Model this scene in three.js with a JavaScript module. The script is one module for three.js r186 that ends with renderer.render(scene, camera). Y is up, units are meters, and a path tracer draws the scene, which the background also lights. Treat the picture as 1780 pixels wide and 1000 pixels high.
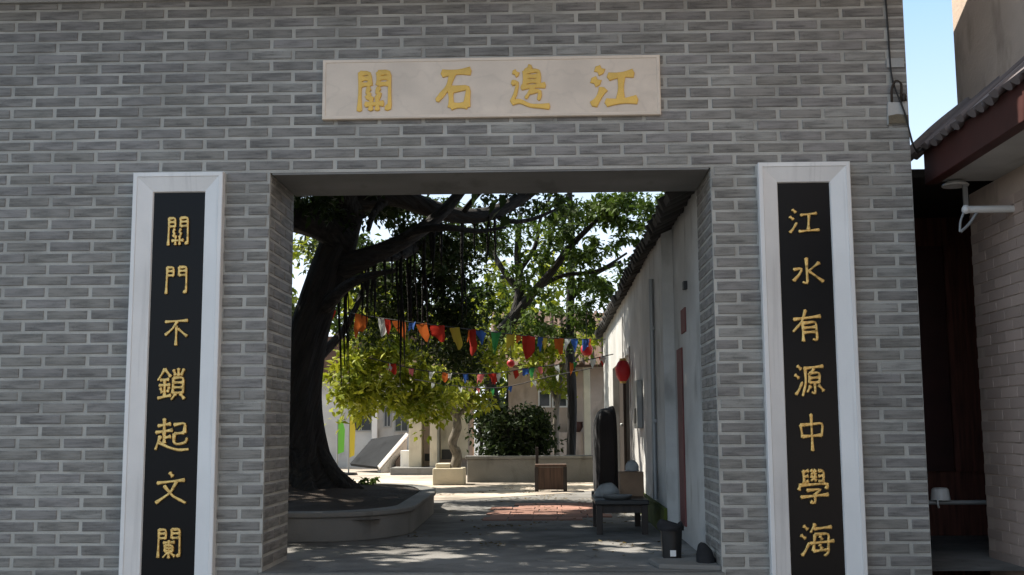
import * as THREE from 'three';
import { mergeGeometries } from 'three/addons/utils/BufferGeometryUtils.js';
import { RoundedBoxGeometry } from 'three/addons/geometries/RoundedBoxGeometry.js';
import { ImprovedNoise } from 'three/addons/math/ImprovedNoise.js';

// ------------------------------------------------------------------ camera, sky, sun, exposure
const W = 1780, H = 1000, F = 1950;                       // photograph size and focal length in its pixels
const scene = new THREE.Scene();
const camera = new THREE.PerspectiveCamera(2 * Math.atan(H / 2 / F) * 180 / Math.PI, W / H, 0.1, 400);
camera.position.set(0, 0.85, 6.9);
camera.rotation.order = 'YXZ';
camera.rotation.set(7.2 * Math.PI / 180, 1.85 * Math.PI / 180, -0.33 * Math.PI / 180);
camera.updateMatrixWorld(true);
const renderer = new THREE.WebGLRenderer();
renderer.toneMapping = THREE.LinearToneMapping;
renderer.toneMappingExposure = 1.92;
renderer.shadowMap.enabled = true;

const SUN = new THREE.Vector3(-0.75, 1.15, -0.36).normalize();
{ // clear sky: pale haze at the horizon, blue above
  const w = 256, h = 128, d = new Float32Array(w * h * 4);
  const lerp = (a, b, t) => a + (b - a) * t;
  for (let j = 0; j < h; j++) {
    const el = ((j + 0.5) / h - 0.5) * Math.PI;           // row 0 is the bottom
    const s = Math.max(0, Math.sin(el));
    const t = Math.min(1, s / 0.42), u = Math.pow(t, 0.8);
    const v = Math.min(1, Math.max(0, (s - 0.42) / 0.58));
    let r = lerp(1.00, 0.215, u), g = lerp(1.02, 0.425, u), b = lerp(1.01, 0.72, u);
    const k = Math.min(1, v * 2.2); r = lerp(r, 0.42, k); g = lerp(g, 0.47, k); b = lerp(b, 0.53, k);
    if (el < 0) { r = 0.25; g = 0.24; b = 0.22; }
    for (let i = 0; i < w; i++) d.set([r * 0.82, g * 0.82, b * 0.82, 1], (j * w + i) * 4);
  }
  const t = new THREE.DataTexture(d, w, h, THREE.RGBAFormat, THREE.FloatType);
  t.mapping = THREE.EquirectangularReflectionMapping; t.magFilter = t.minFilter = THREE.LinearFilter; t.needsUpdate = true;
  scene.background = t; scene.environment = t;
}
const sun = new THREE.DirectionalLight(new THREE.Color(1, 0.93, 0.82), 5);
sun.position.copy(SUN).multiplyScalar(40).add(new THREE.Vector3(0, 0, -6));
sun.target.position.set(0, 0, -6); sun.castShadow = true;
Object.assign(sun.shadow.camera, { left: -22, right: 22, top: 22, bottom: -22, near: 1, far: 90 });
sun.shadow.mapSize.set(2048, 2048);
scene.add(sun, sun.target);

// ------------------------------------------------------------------ helpers
let seed = 7;
const rnd = () => { seed = (seed * 1664525 + 1013904223) >>> 0; return seed / 4294967296; };
const rr = (a, b) => a + (b - a) * rnd();
const V = (x, y, z) => new THREE.Vector3(x, y, z);
const rayDir = (u, v) => V((u - W / 2) / F, -(v - H / 2) / F, -1).applyQuaternion(camera.quaternion);
const onZ = (u, v, z) => { const r = rayDir(u, v); return r.multiplyScalar((z - 6.9) / r.z).add(camera.position); };
const onX = (u, v, x) => { const r = rayDir(u, v); return r.multiplyScalar(x / r.x).add(camera.position); };
const onY = (u, v, y = 0) => { const r = rayDir(u, v); return r.multiplyScalar((y - 0.85) / r.y).add(camera.position); };
const ppm = z => F / (6.9 - z);                           // photograph pixels per metre at depth z
const used = {};
const numbered = n => { used[n] = (used[n] ?? -1) + 1; return used[n] ? n + '_' + String(used[n]).padStart(3, '0') : n; };
function obj(name, geo, mat, parent = scene) {
  const g = Array.isArray(geo) ? mergeGeometries(geo.map(norm)) : geo;
  const m = new THREE.Mesh(g, mat); m.castShadow = m.receiveShadow = true;
  m.name = parent === scene ? numbered(name) : name; parent.add(m); return m;
}
const norm = g => { const q = g.index ? g.toNonIndexed() : g; for (const k of Object.keys(q.attributes)) if (!['position', 'normal', 'uv'].includes(k)) q.deleteAttribute(k); return q; };
function tag(o, label, category, group) { o.userData.label = label; o.userData.category = category; if (group) o.userData.group = group; return o; }
function thing(name, label, category, x = 0, y = 0, z = 0, turn = 0, group) {
  const o = new THREE.Group(); o.name = numbered(name); o.position.set(x, y, z); o.rotation.y = turn; scene.add(o); return tag(o, label, category, group);
}
function struct(name, geo, mat) { const m = obj(name, geo, mat); m.userData.kind = 'structure'; return m; }
function metric(g, ox = 0, oy = 0) {                      // uv in metres from the dominant axis of each face
  if (g.index) g = g.toNonIndexed();
  if (!g.attributes.normal) g.computeVertexNormals();
  const p = g.attributes.position, uv = new Float32Array(p.count * 2), a = V(), b = V(), c = V();
  for (let i = 0; i < p.count; i += 3) {
    a.fromBufferAttribute(p, i); b.fromBufferAttribute(p, i + 1); c.fromBufferAttribute(p, i + 2);
    const n = b.clone().sub(a).cross(c.clone().sub(a)), X = Math.abs(n.x), Y = Math.abs(n.y), Z = Math.abs(n.z);
    [a, b, c].forEach((q, k) => {
      const t = Y >= X && Y >= Z ? [q.x, q.z] : X >= Z ? [q.z, q.y] : [q.x, q.y];
      uv[(i + k) * 2] = t[0] + ox; uv[(i + k) * 2 + 1] = t[1] + oy;
    });
  }
  g.setAttribute('uv', new THREE.BufferAttribute(uv, 2)); return g;
}
const box = (x0, x1, y0, y1, z0, z1) => metric(new THREE.BoxGeometry(x1 - x0, y1 - y0, z1 - z0).translate((x0 + x1) / 2, (y0 + y1) / 2, (z0 + z1) / 2));
const rbox = (x0, x1, y0, y1, z0, z1, r = 0.008) => metric(new RoundedBoxGeometry(x1 - x0, y1 - y0, z1 - z0, 2, Math.min(r, (x1 - x0) / 2.1, (y1 - y0) / 2.1, (z1 - z0) / 2.1)).translate((x0 + x1) / 2, (y0 + y1) / 2, (z0 + z1) / 2));
function prism(pts, z0, z1, bevel = 0) {                  // polygon in x,y extruded along z
  const s = new THREE.Shape(pts.map(p => new THREE.Vector2(p[0], p[1])));
  const g = new THREE.ExtrudeGeometry(s, { depth: z1 - z0 - 2 * bevel, bevelEnabled: bevel > 0, bevelSize: bevel, bevelThickness: bevel, bevelOffset: -bevel, bevelSegments: 1, curveSegments: 8 });
  return metric(g.translate(0, 0, z0 + bevel));
}
const perlin = new ImprovedNoise();
const fbm = (x, y, z, o = 4) => { let s = 0, a = 0.5, f = 1; for (let i = 0; i < o; i++) { s += a * perlin.noise(x * f, y * f, z + i * 7.3); a *= 0.5; f *= 2; } return s; };
function limbGeo(pts, sides = 10, rough = 0, ph = 0) {    // pts: [Vector3, radius]; tapered tube with uneven bark
  const curve = new THREE.CatmullRomCurve3(pts.map(p => p[0])), n = Math.max(6, (pts.length - 1) * 6), fr = curve.computeFrenetFrames(n);
  const P = [], I = [], U = [];
  for (let i = 0; i <= n; i++) {
    const t = i / n, c = curve.getPoint(t), k = t * (pts.length - 1), k0 = Math.min(pts.length - 2, Math.floor(k));
    const r0 = pts[k0][1] + (pts[k0 + 1][1] - pts[k0][1]) * (k - k0);
    for (let j = 0; j <= sides; j++) {
      const a = j / sides * Math.PI * 2, cs = Math.cos(a), sn = Math.sin(a);
      const r = r0 * (1 + rough * (1.6 * fbm(cs * 2 + ph, sn * 2, t * 2.0 + ph, 2) + 0.5 * Math.sin(a * 7 + ph + t * 3)));
      const q = c.clone().addScaledVector(fr.normals[i], cs * r).addScaledVector(fr.binormals[i], sn * r);
      P.push(q.x, q.y, q.z); U.push(j / sides * 2 * Math.PI * r0, t * 3);
      if (i < n && j < sides) { const o = i * (sides + 1) + j; I.push(o, o + 1, o + sides + 1, o + 1, o + sides + 2, o + sides + 1); }
    }
  }
  const g = new THREE.BufferGeometry();
  g.setAttribute('position', new THREE.Float32BufferAttribute(P, 3)); g.setAttribute('uv', new THREE.Float32BufferAttribute(U, 2)); g.setIndex(I); g.computeVertexNormals();
  return g;
}
const tube = (pts, r, sides = 6) => limbGeo(pts.map(p => [p, r]), sides);

// ------------------------------------------------------------------ procedural textures and materials
function tex(n, fn, rep = 1, srgb = true) {               // fn(u, v) -> [r, g, b] linear 0..1, tileable by blending
  const d = new Uint8Array(n * n * 4);
  const enc = x => { x = Math.min(1, Math.max(0, x)); return 255 * (srgb ? (x < 0.0031308 ? 12.92 * x : 1.055 * Math.pow(x, 1 / 2.4) - 0.055) : x); };
  for (let j = 0; j < n; j++) for (let i = 0; i < n; i++) { const c = fn(i / n, j / n); d.set([enc(c[0]), enc(c[1]), enc(c[2]), 255], (j * n + i) * 4); }
  const t = new THREE.DataTexture(d, n, n); t.wrapS = t.wrapT = THREE.RepeatWrapping; t.magFilter = THREE.LinearFilter; t.minFilter = THREE.LinearMipmapLinearFilter; t.generateMipmaps = true;
  if (srgb) t.colorSpace = THREE.SRGBColorSpace; t.repeat.set(rep, rep); t.needsUpdate = true; return t;
}
const hash = (i, j, s) => { let h = (i * 374761393 + j * 668265263 + s * 974634777) | 0; h = Math.imul(h ^ (h >>> 13), 1274126177); return ((h ^ (h >>> 16)) >>> 0) / 2147483648 - 1; };
const tile = (u, v, fx, fy, o, z) => {                    // seamless fractal value noise on the unit square, about -0.5..0.5
  let s = 0, a = 0.5; const sd = Math.round(z * 10);
  for (let k = 0; k < o; k++) {
    const nx = fx << k, ny = fy << k, x = u * nx, y = v * ny, i = Math.floor(x), j = Math.floor(y), p = x - i, q = y - j, pp = p * p * (3 - 2 * p), qq = q * q * (3 - 2 * q);
    const i0 = i % nx, i1 = (i + 1) % nx, j0 = j % ny, j1 = (j + 1) % ny;
    const t0 = hash(i0, j0, sd + k), t1 = hash(i1, j0, sd + k), t2 = hash(i0, j1, sd + k), t3 = hash(i1, j1, sd + k);
    s += a * ((t0 + (t1 - t0) * pp) * (1 - qq) + (t2 + (t3 - t2) * pp) * qq); a *= 0.5;
  }
  return s * 0.75;
};
const grey = (f) => (u, v) => { const k = f(u, v); return [k, k, k]; };
// multiplier maps around 0.8 so that the material colour stays the base colour
const tStreak = tex(512, grey((u, v) => 0.78 + 0.62 * tile(u, v, 9, 80, 3, 1.5) + 0.45 * tile(u, v, 5, 7, 3, 9.1) + 0.22 * (rnd() - 0.5) - 0.5 * Math.max(0, tile(u, v, 40, 60, 2, 4.4) - 0.2)), 1 / 0.9);
const bStreak = tex(512, grey((u, v) => 0.5 + 0.5 * tile(u, v, 14, 110, 3, 3.5) + 0.2 * (rnd() - 0.5)), 1 / 0.9, false);
const tGrain = tex(512, grey((u, v) => 0.80 + 0.55 * tile(u, v, 6, 6, 5, 4.2) + 0.16 * (rnd() - 0.5)), 1 / 1.3);
const bGrain = tex(512, grey((u, v) => 0.5 + 0.5 * tile(u, v, 40, 40, 3, 6.2) + 0.3 * (rnd() - 0.5)), 1 / 0.7, false);
const tStain = tex(512, (u, v) => { const s = tile(u, v, 3, 5, 5, 2.2), d = Math.max(0, tile(u, v, 14, 5, 4, 8.8) - 0.12) * 0.7; const k = 0.84 + 0.38 * s - d + 0.05 * (rnd() - 0.5); return [k, k * (0.995 - d * 0.05), k * (0.985 - d * 0.15)]; }, 1 / 1.9);
const tSoft = tex(512, (u, v) => { const k = 0.92 + 0.18 * tile(u, v, 4, 3, 5, 3.1) - 0.30 * Math.max(0, tile(u, v, 60, 3, 3, 5.8) - 0.14) + 0.03 * (rnd() - 0.5); return [k, k * 0.998, k * 0.992]; }, 1 / 1.3);
const tGround = tex(1024, (u, v) => {
  const a = tile(u, v, 5, 5, 6, 1.1), b = tile(u, v, 26, 26, 3, 5.5), cr = Math.abs(tile(u, v, 6, 6, 4, 7.7)) < 0.006 ? 0.25 : 0;
  const k = 0.78 + 0.75 * a + 0.35 * b + 0.16 * (rnd() - 0.5) - cr; return [k, k * 0.985, k * 0.96];
}, 1 / 3.6);
const tBark = tex(512, grey((u, v) => 0.7 + 0.8 * tile(u, v, 34, 6, 4, 3.3) + 0.15 * (rnd() - 0.5)), 1);
const bBark = tex(512, grey((u, v) => 0.5 + 0.8 * tile(u, v, 30, 5, 4, 3.9)), 1, false);
const tMarble = tex(512, (u, v) => { const a = tile(u, v, 4, 7, 5, 2.7), l = 1 - Math.min(1, Math.abs(tile(u, v, 5, 6, 4, 6.1)) * 14); const k = 0.84 + 0.22 * a - 0.05 * l + 0.06 * (rnd() - 0.5); return [k, k * 0.985, k * 0.965]; }, 1 / 1.1);
const tWood = tex(512, (u, v) => { const k = 0.75 + 0.7 * tile(u, v, 60, 4, 3, 5.2); return [k, k * 0.96, k * 0.9]; }, 1);
const tGilt = tex(256, (u, v) => { const k = 0.95 + 0.35 * tile(u, v, 20, 8, 3, 3.7) - 1.6 * Math.max(0, tile(u, v, 12, 16, 3, 8.1) - 0.14); return [k, k * 0.96, k * 0.85]; }, 1 / 0.5);
const C = (r, g, b) => new THREE.Color().setRGB(r, g, b);
const mk = (r, g, b, o = {}) => new THREE.MeshStandardMaterial({ color: C(r, g, b), roughness: 0.85, ...o });
const M = {
  brick: [0.176, 0.184, 0.192, 0.200, 0.210].map((k, i) => mk(k * 1.36, k * 1.30, k * [1.20, 1.22, 1.17, 1.19, 1.23][i], { map: tStreak, bumpMap: bStreak, bumpScale: 0.0025, roughness: 0.72 })),
  paleBrick: [0.24, 0.265].map(k => mk(k * 1.32, k * 1.29, k * 1.19, { map: tStreak, bumpMap: bStreak, bumpScale: 0.003, roughness: 0.9 })),   // paler mortar-smeared bricks, used more at right to paint in its brighter light
  mortar: mk(0.48, 0.47, 0.43, { map: tGrain, bumpMap: bGrain, bumpScale: 0.003, roughness: 0.95 }),
  soffit: mk(0.24, 0.24, 0.235, { map: tStain, bumpMap: bGrain, bumpScale: 0.002 }),
  white: mk(0.86, 0.855, 0.84, { map: tSoft, roughness: 0.42, bumpMap: bGrain, bumpScale: 0.0008 }),
  lacquer: new THREE.MeshPhysicalMaterial({ color: C(0.006, 0.0065, 0.0075), roughness: 0.30, specularIntensity: 0.35, bumpMap: bGrain, bumpScale: 0.0002 }),
  gold: mk(0.86, 0.60, 0.24, { metalness: 0.9, roughness: 0.30, map: tGilt, bumpMap: bGrain, bumpScale: 0.004 }),
  goldPaint: mk(0.88, 0.56, 0.13, { metalness: 0.25, roughness: 0.55, map: tGrain }),
  marble: mk(0.88, 0.76, 0.63, { map: tMarble, roughness: 0.5 }),
  lime: mk(0.62, 0.62, 0.60, { map: tStain, bumpMap: bGrain, bumpScale: 0.003 }),
  limeGrey: mk(0.46, 0.47, 0.46, { map: tStain, bumpMap: bGrain, bumpScale: 0.003 }),
  cream: mk(0.74, 0.66, 0.50, { map: tStain, bumpMap: bGrain, bumpScale: 0.002 }),
  beige: mk(0.64, 0.515, 0.43, { map: tStain, bumpMap: bGrain, bumpScale: 0.003 }),
  beigeUp: mk(0.62, 0.50, 0.41, { map: tStain, bumpMap: bGrain, bumpScale: 0.003 }),
  maroon: mk(0.070, 0.018, 0.014, { map: tGrain, roughness: 0.55 }),
  roofTile: mk(0.23, 0.20, 0.20, { map: tStain, roughness: 0.8 }),
  darkTile: mk(0.055, 0.052, 0.048, { map: tStain, roughness: 0.9 }),
  brownTile: mk(0.13, 0.075, 0.05, { map: tStain, roughness: 0.85 }),
  greyRoof: new THREE.MeshPhysicalMaterial({ color: C(0.040, 0.042, 0.045), map: tStain, roughness: 1, specularIntensity: 0.15 }),
  concrete: mk(0.23, 0.225, 0.215, { map: tGround, bumpMap: bGrain, bumpScale: 0.004, roughness: 0.92 }),
  pale: mk(0.56, 0.49, 0.41, { map: tGround, bumpMap: bGrain, bumpScale: 0.004, roughness: 0.92 }),  // pale tone carries the sunlight of the far court floor in its colour
  outer: mk(0.085, 0.082, 0.078, { map: tGround }),
  redPave: mk(0.34, 0.17, 0.12, { map: tGround, bumpMap: bGrain, bumpScale: 0.004 }),
  kerb: mk(0.24, 0.235, 0.22, { map: tStain, bumpMap: bGrain, bumpScale: 0.004 }),
  soil: mk(0.055, 0.040, 0.030, { map: tGround, bumpMap: bGrain, bumpScale: 0.02, roughness: 1 }),
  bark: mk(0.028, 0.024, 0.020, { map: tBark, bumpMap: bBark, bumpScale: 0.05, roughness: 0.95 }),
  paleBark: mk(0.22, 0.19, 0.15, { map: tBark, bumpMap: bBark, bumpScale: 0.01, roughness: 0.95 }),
  black: mk(0.012, 0.012, 0.012, { roughness: 0.45 }),
  blackCloth: mk(0.016, 0.016, 0.018, { roughness: 0.9, map: tGrain }),
  darkWood: mk(0.035, 0.024, 0.018, { map: tWood, roughness: 0.6 }),
  brownWood: mk(0.11, 0.065, 0.045, { map: tWood, roughness: 0.7 }),
  shedWood: mk(0.19, 0.070, 0.050, { map: tWood, roughness: 0.8 }),
  redPaper: mk(0.17, 0.055, 0.05, { map: tGrain, roughness: 0.8 }),
  card: mk(0.32, 0.20, 0.12, { map: tGrain }),
  whitePlastic: mk(0.72, 0.72, 0.70, { roughness: 0.4 }),
  greyMetal: mk(0.30, 0.31, 0.31, { roughness: 0.5, metalness: 0.4 }),
  cable: mk(0.02, 0.02, 0.02, { roughness: 0.6 }),
  glass: mk(0.03, 0.035, 0.04, { roughness: 0.15 }),
  moss: mk(0.10, 0.13, 0.02, { map: tGround, bumpMap: bGrain, bumpScale: 0.006, roughness: 1 }),
};
const leafMat = () => new THREE.MeshPhysicalMaterial({ color: 0xffffff, vertexColors: true, roughness: 0.8, specularIntensity: 0.25, transmission: 0.45, thickness: 0, side: THREE.DoubleSide });
const LEAF = leafMat();

// ------------------------------------------------------------------ ground
struct('courtyard_ground', metric(new THREE.PlaneGeometry(80, 60, 1, 1).rotateX(-Math.PI / 2).translate(0, 0, -30)), M.concrete);
struct('painted_sunlit_ground', metric(new THREE.ShapeGeometry(new THREE.Shape([[-9, 6.6], [-3, 6.3], [-1.1, 6.9], [0.2, 8.2], [0.9, 9.4], [0.9, 26], [-14, 26], [-14, 7.5]].map(p => new THREE.Vector2(p[0], p[1])))).rotateX(-Math.PI / 2).translate(0, 0.004, 0)), M.pale);  // pale sheet painting the sunlit part of the court floor
struct('outer_ground', box(-60, 60, -0.9, -0.65, 0.0, 60), M.outer);
{
  const steps = [];
  for (let i = 0; i < 3; i++) steps.push(rbox(-2.0, 1.27, -0.65, -0.1625 - i * 0.1625, 0.07 + i * 0.3, 0.37 + i * 0.3, 0.01));
  steps.push(box(-1.76, 1.03, -0.65, -0.002, -0.67, 0.07));
  struct('gate_steps', steps, M.kerb);
}
{ // red brick paving let into the courtyard floor, each brick laid by itself
  const grp = new THREE.Group(); grp.name = 'brick_paving'; grp.userData.kind = 'structure'; scene.add(grp);
  const mats = [0.26, 0.33, 0.40].map((k, i) => mk(k, k * 0.52, k * 0.38, { map: tGrain, bumpMap: bGrain, bumpScale: 0.003 }));
  const g = rbox(-0.115, 0.115, 0.0, 0.012, -0.165, 0.165, 0.004);
  for (let i = 0; i < 5; i++) for (let j = 0; j < 7; j++) {
    if (i === 0 && j > 4 || i === 4 && j < 1) continue;
    const m = obj('paving_brick', g, mats[Math.floor(rnd() * 3)], grp); m.position.set(-0.52 + i * 0.238 + (j % 2) * 0.05 + rr(-.004, .004), rr(-0.002, 0.001), -3.95 - j * 0.338); m.rotation.y = rr(-0.015, 0.015);
  }
}

// ------------------------------------------------------------------ the brick gate wall
const OX0 = -1.75, OX1 = 1.024, OY = 2.468, TH = 0.66, WX0 = -4.7, WX1 = 2.265, WTOP = 3.612;
const PY = 0.0723, PX = 0.279, BH = 0.0545, BW = 0.254;
const gate = thing('gate_wall', 'grey brick gate wall with a wide square doorway', 'wall');
{
  obj('mortar_core', prism([[WX0, -0.65], [OX0, -0.65], [OX0, OY], [OX1, OY], [OX1, -0.65], [WX1, -0.65], [WX1, 4.1], [WX0, 4.1]], -TH, 0), M.mortar, gate);
  obj('soffit', box(OX0 + 0.012, OX1 - 0.012, OY - 0.012, OY - 0.0005, -TH + 0.002, -0.004), M.soffit, gate);
  // brick shape: front face with chamfered edges
  const cache = {};
  function brickGeo(w, h, v) {
    const key = w.toFixed(3) + '_' + h.toFixed(3) + '_' + v; if (cache[key]) return cache[key];
    const c = 0.003, d = 0.0055, a = w / 2, b = h / 2, P = [], q = (A, B, Cc, D) => P.push(...A, ...B, ...Cc, ...A, ...Cc, ...D);
    const jt = () => rr(-0.0016, 0.0016), o = [[-a, -b], [a, -b], [a, b], [-a, b]].map(p => [p[0] + jt(), p[1] + jt()]), n = o.map(p => [p[0] - Math.sign(p[0]) * (c + rr(0, 0.002)), p[1] - Math.sign(p[1]) * (c + rr(0, 0.0015))]);
    q([...n[0], d], [...n[1], d], [...n[2], d], [...n[3], d]);
    for (let i = 0; i < 4; i++) { const j = (i + 1) % 4; q([...o[i], d - c], [...o[j], d - c], [...n[j], d], [...n[i], d]); q([...o[i], -0.004], [...o[j], -0.004], [...o[j], d - c], [...o[i], d - c]); }
    const g = new THREE.BufferGeometry(); g.setAttribute('position', new THREE.Float32BufferAttribute(P, 3)); g.computeVertexNormals();
    return cache[key] = metric(g, v * 0.377, v * 0.61);
  }
  const hidden = [[-2.6, -2.04, -0.36, 2.465], [1.312, 1.868, -0.36, 2.475], [-1.415, 0.718, 2.803, 3.188]];
  const cells = [];
  for (let n = -9; n < 50; n++) {
    const y0 = 0.021 + PY * n + (PY - BH) / 2; let y1 = y0 + BH; if (y1 > WTOP - 0.004) y1 = WTOP - 0.004; if (y1 - y0 < 0.015) continue;
    const ph = (n & 1) ? 2.1485 : 2.010;
    for (let k = -1; k < 25; k++) {
      const xs = [[ph - PX * k - PX + (PX - BW) / 2, ph - PX * k - (PX - BW) / 2]];
      let [x0, x1] = xs[0]; x0 = Math.max(x0, WX0 + 0.004); x1 = Math.min(x1, WX1 - 0.004);
      let parts = [[x0, x1, y0, y1]];
      if (y0 < OY - 0.012) {
        if (y1 > OY && x1 > OX0 && x0 < OX1) { parts = [[x0, x1, Math.max(y0, OY + 0.003), y1]]; if (y1 - OY < 0.018) parts = []; }
        else parts = [[x0, Math.min(x1, OX0 - 0.004), y0, y1], [Math.max(x0, OX1 + 0.004), x1, y0, y1]].filter(p => p[1] > p[0]);
      }
      for (const p of parts) {
        if (p[1] - p[0] < 0.018) continue;
        let covered = 0, full = false;
        for (const h of hidden) {
          const ox = Math.max(0, Math.min(p[1], h[1]) - Math.max(p[0], h[0])), oy = Math.max(0, Math.min(p[3], h[3]) - Math.max(p[2], h[2]));
          covered += ox * oy; if (p[0] >= h[0] && p[1] <= h[1] && p[2] >= h[2] && p[3] <= h[3]) full = true;
        }
        if (full) continue;
        const cx = (p[0] + p[1]) / 2, cy = (p[2] + p[3]) / 2, s = V(cx, cy, 0).project(camera), d = camera.position.distanceTo(V(cx, cy, 0));
        const inView = Math.abs(s.x) < 0.99 && Math.abs(s.y) < 0.99;
        cells.push({ p, cx, cy, area: inView ? ((p[1] - p[0]) * (p[3] - p[2]) - covered) / d / d : 0, w: p[1] - p[0], h: p[3] - p[2], face: 0 });
      }
    }
  }
  // bricks round the inside of the doorway
  for (let n = -1; n < 35; n++) for (const side of [-1, 1]) {
    const y0 = 0.021 + PY * n + (PY - BH) / 2, y1 = Math.min(y0 + BH, OY - 0.018); if (y1 - y0 < 0.02 || y0 < 0) continue;
    const cuts = (n & 1) ? [0.012, 0.135, 0.414, 0.655] : [0.012, 0.275, 0.554, 0.655];
    for (let i = 0; i < 3; i++) cells.push({ cx: side < 0 ? OX0 : OX1, cy: (y0 + y1) / 2, cz: -(cuts[i] + cuts[i + 1]) / 2, w: cuts[i + 1] - cuts[i] - 0.02, h: y1 - y0, face: -side, area: 1e-9 });
  }
  cells.sort((a, b) => b.area - a.area);
  const rest = [[], [], [], [], []];
  cells.forEach((c, i) => {
    const patch = fbm(c.cx * 0.9 + 5, c.cy * 1.1, 3.7, 2), m = Math.max(0, Math.min(4, Math.floor(2.5 + patch * 5 + rr(-1.9, 1.9)))), v = Math.floor(rnd() * 14), g = brickGeo(c.w, c.h, v), pos = [c.cx + rr(-.001, .001), c.cy + rr(-.0012, .0012), (c.cz ?? 0) + (c.face ? 0 : rr(-0.0018, 0.0012))];
    const turn = c.face * Math.PI / 2, tilt = rr(-0.006, 0.006);
    const paler = rnd() < (c.cx > -0.4 ? 0.20 : 0.05), mm = paler ? M.paleBrick[Math.floor(rnd() * 2)] : M.brick[m];  // right side gets more pale bricks, standing in for brighter light there
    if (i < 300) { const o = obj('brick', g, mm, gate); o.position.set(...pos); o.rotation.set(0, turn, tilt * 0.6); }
    else rest[m].push(g.clone().rotateZ(tilt * 0.6).rotateY(turn).translate(...pos));
  });
  rest.forEach((r, i) => { if (r.length) { const o = obj('brickwork', mergeGeometries(r), M.brick[i], gate); o.userData.kind = 'stuff'; } });
  // cornice, eave and tiled roof edge above
  obj('cornice', [rbox(WX0 - 0.02, WX1 + 0.012, WTOP, WTOP + 0.07, -TH - 0.02, 0.03, 0.006), rbox(WX0 - 0.04, WX1 + 0.02, WTOP + 0.0705, WTOP + 0.15, -TH - 0.05, 0.075, 0.008)], M.limeGrey, gate);
  obj('eave_board', box(WX0 - 0.1, WX1 + 0.10, 3.80, 3.88, -1.25, 0.60), M.brownWood, gate);
  const roof = [];
  for (const s of [1, -1]) {
    const g = box(WX0 - 0.15, WX1 + 0.13, -0.03, 0.03, 0, 1.05); roof.push(metric(g.rotateX(s > 0 ? 0.42 : Math.PI - 0.42).translate(0, 4.53, -0.34)));
    for (let x = WX0 - 0.1; x < WX1 + 0.14; x += 0.22) roof.push(metric(new THREE.CylinderGeometry(0.05, 0.05, 1.04, 6).rotateX(Math.PI / 2).translate(x, 0.04, 0.52).rotateX(s > 0 ? 0.42 : Math.PI - 0.42).translate(0, 4.53, -0.34)));
  }
  obj('roof', roof, M.darkTile, gate);
}

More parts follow.
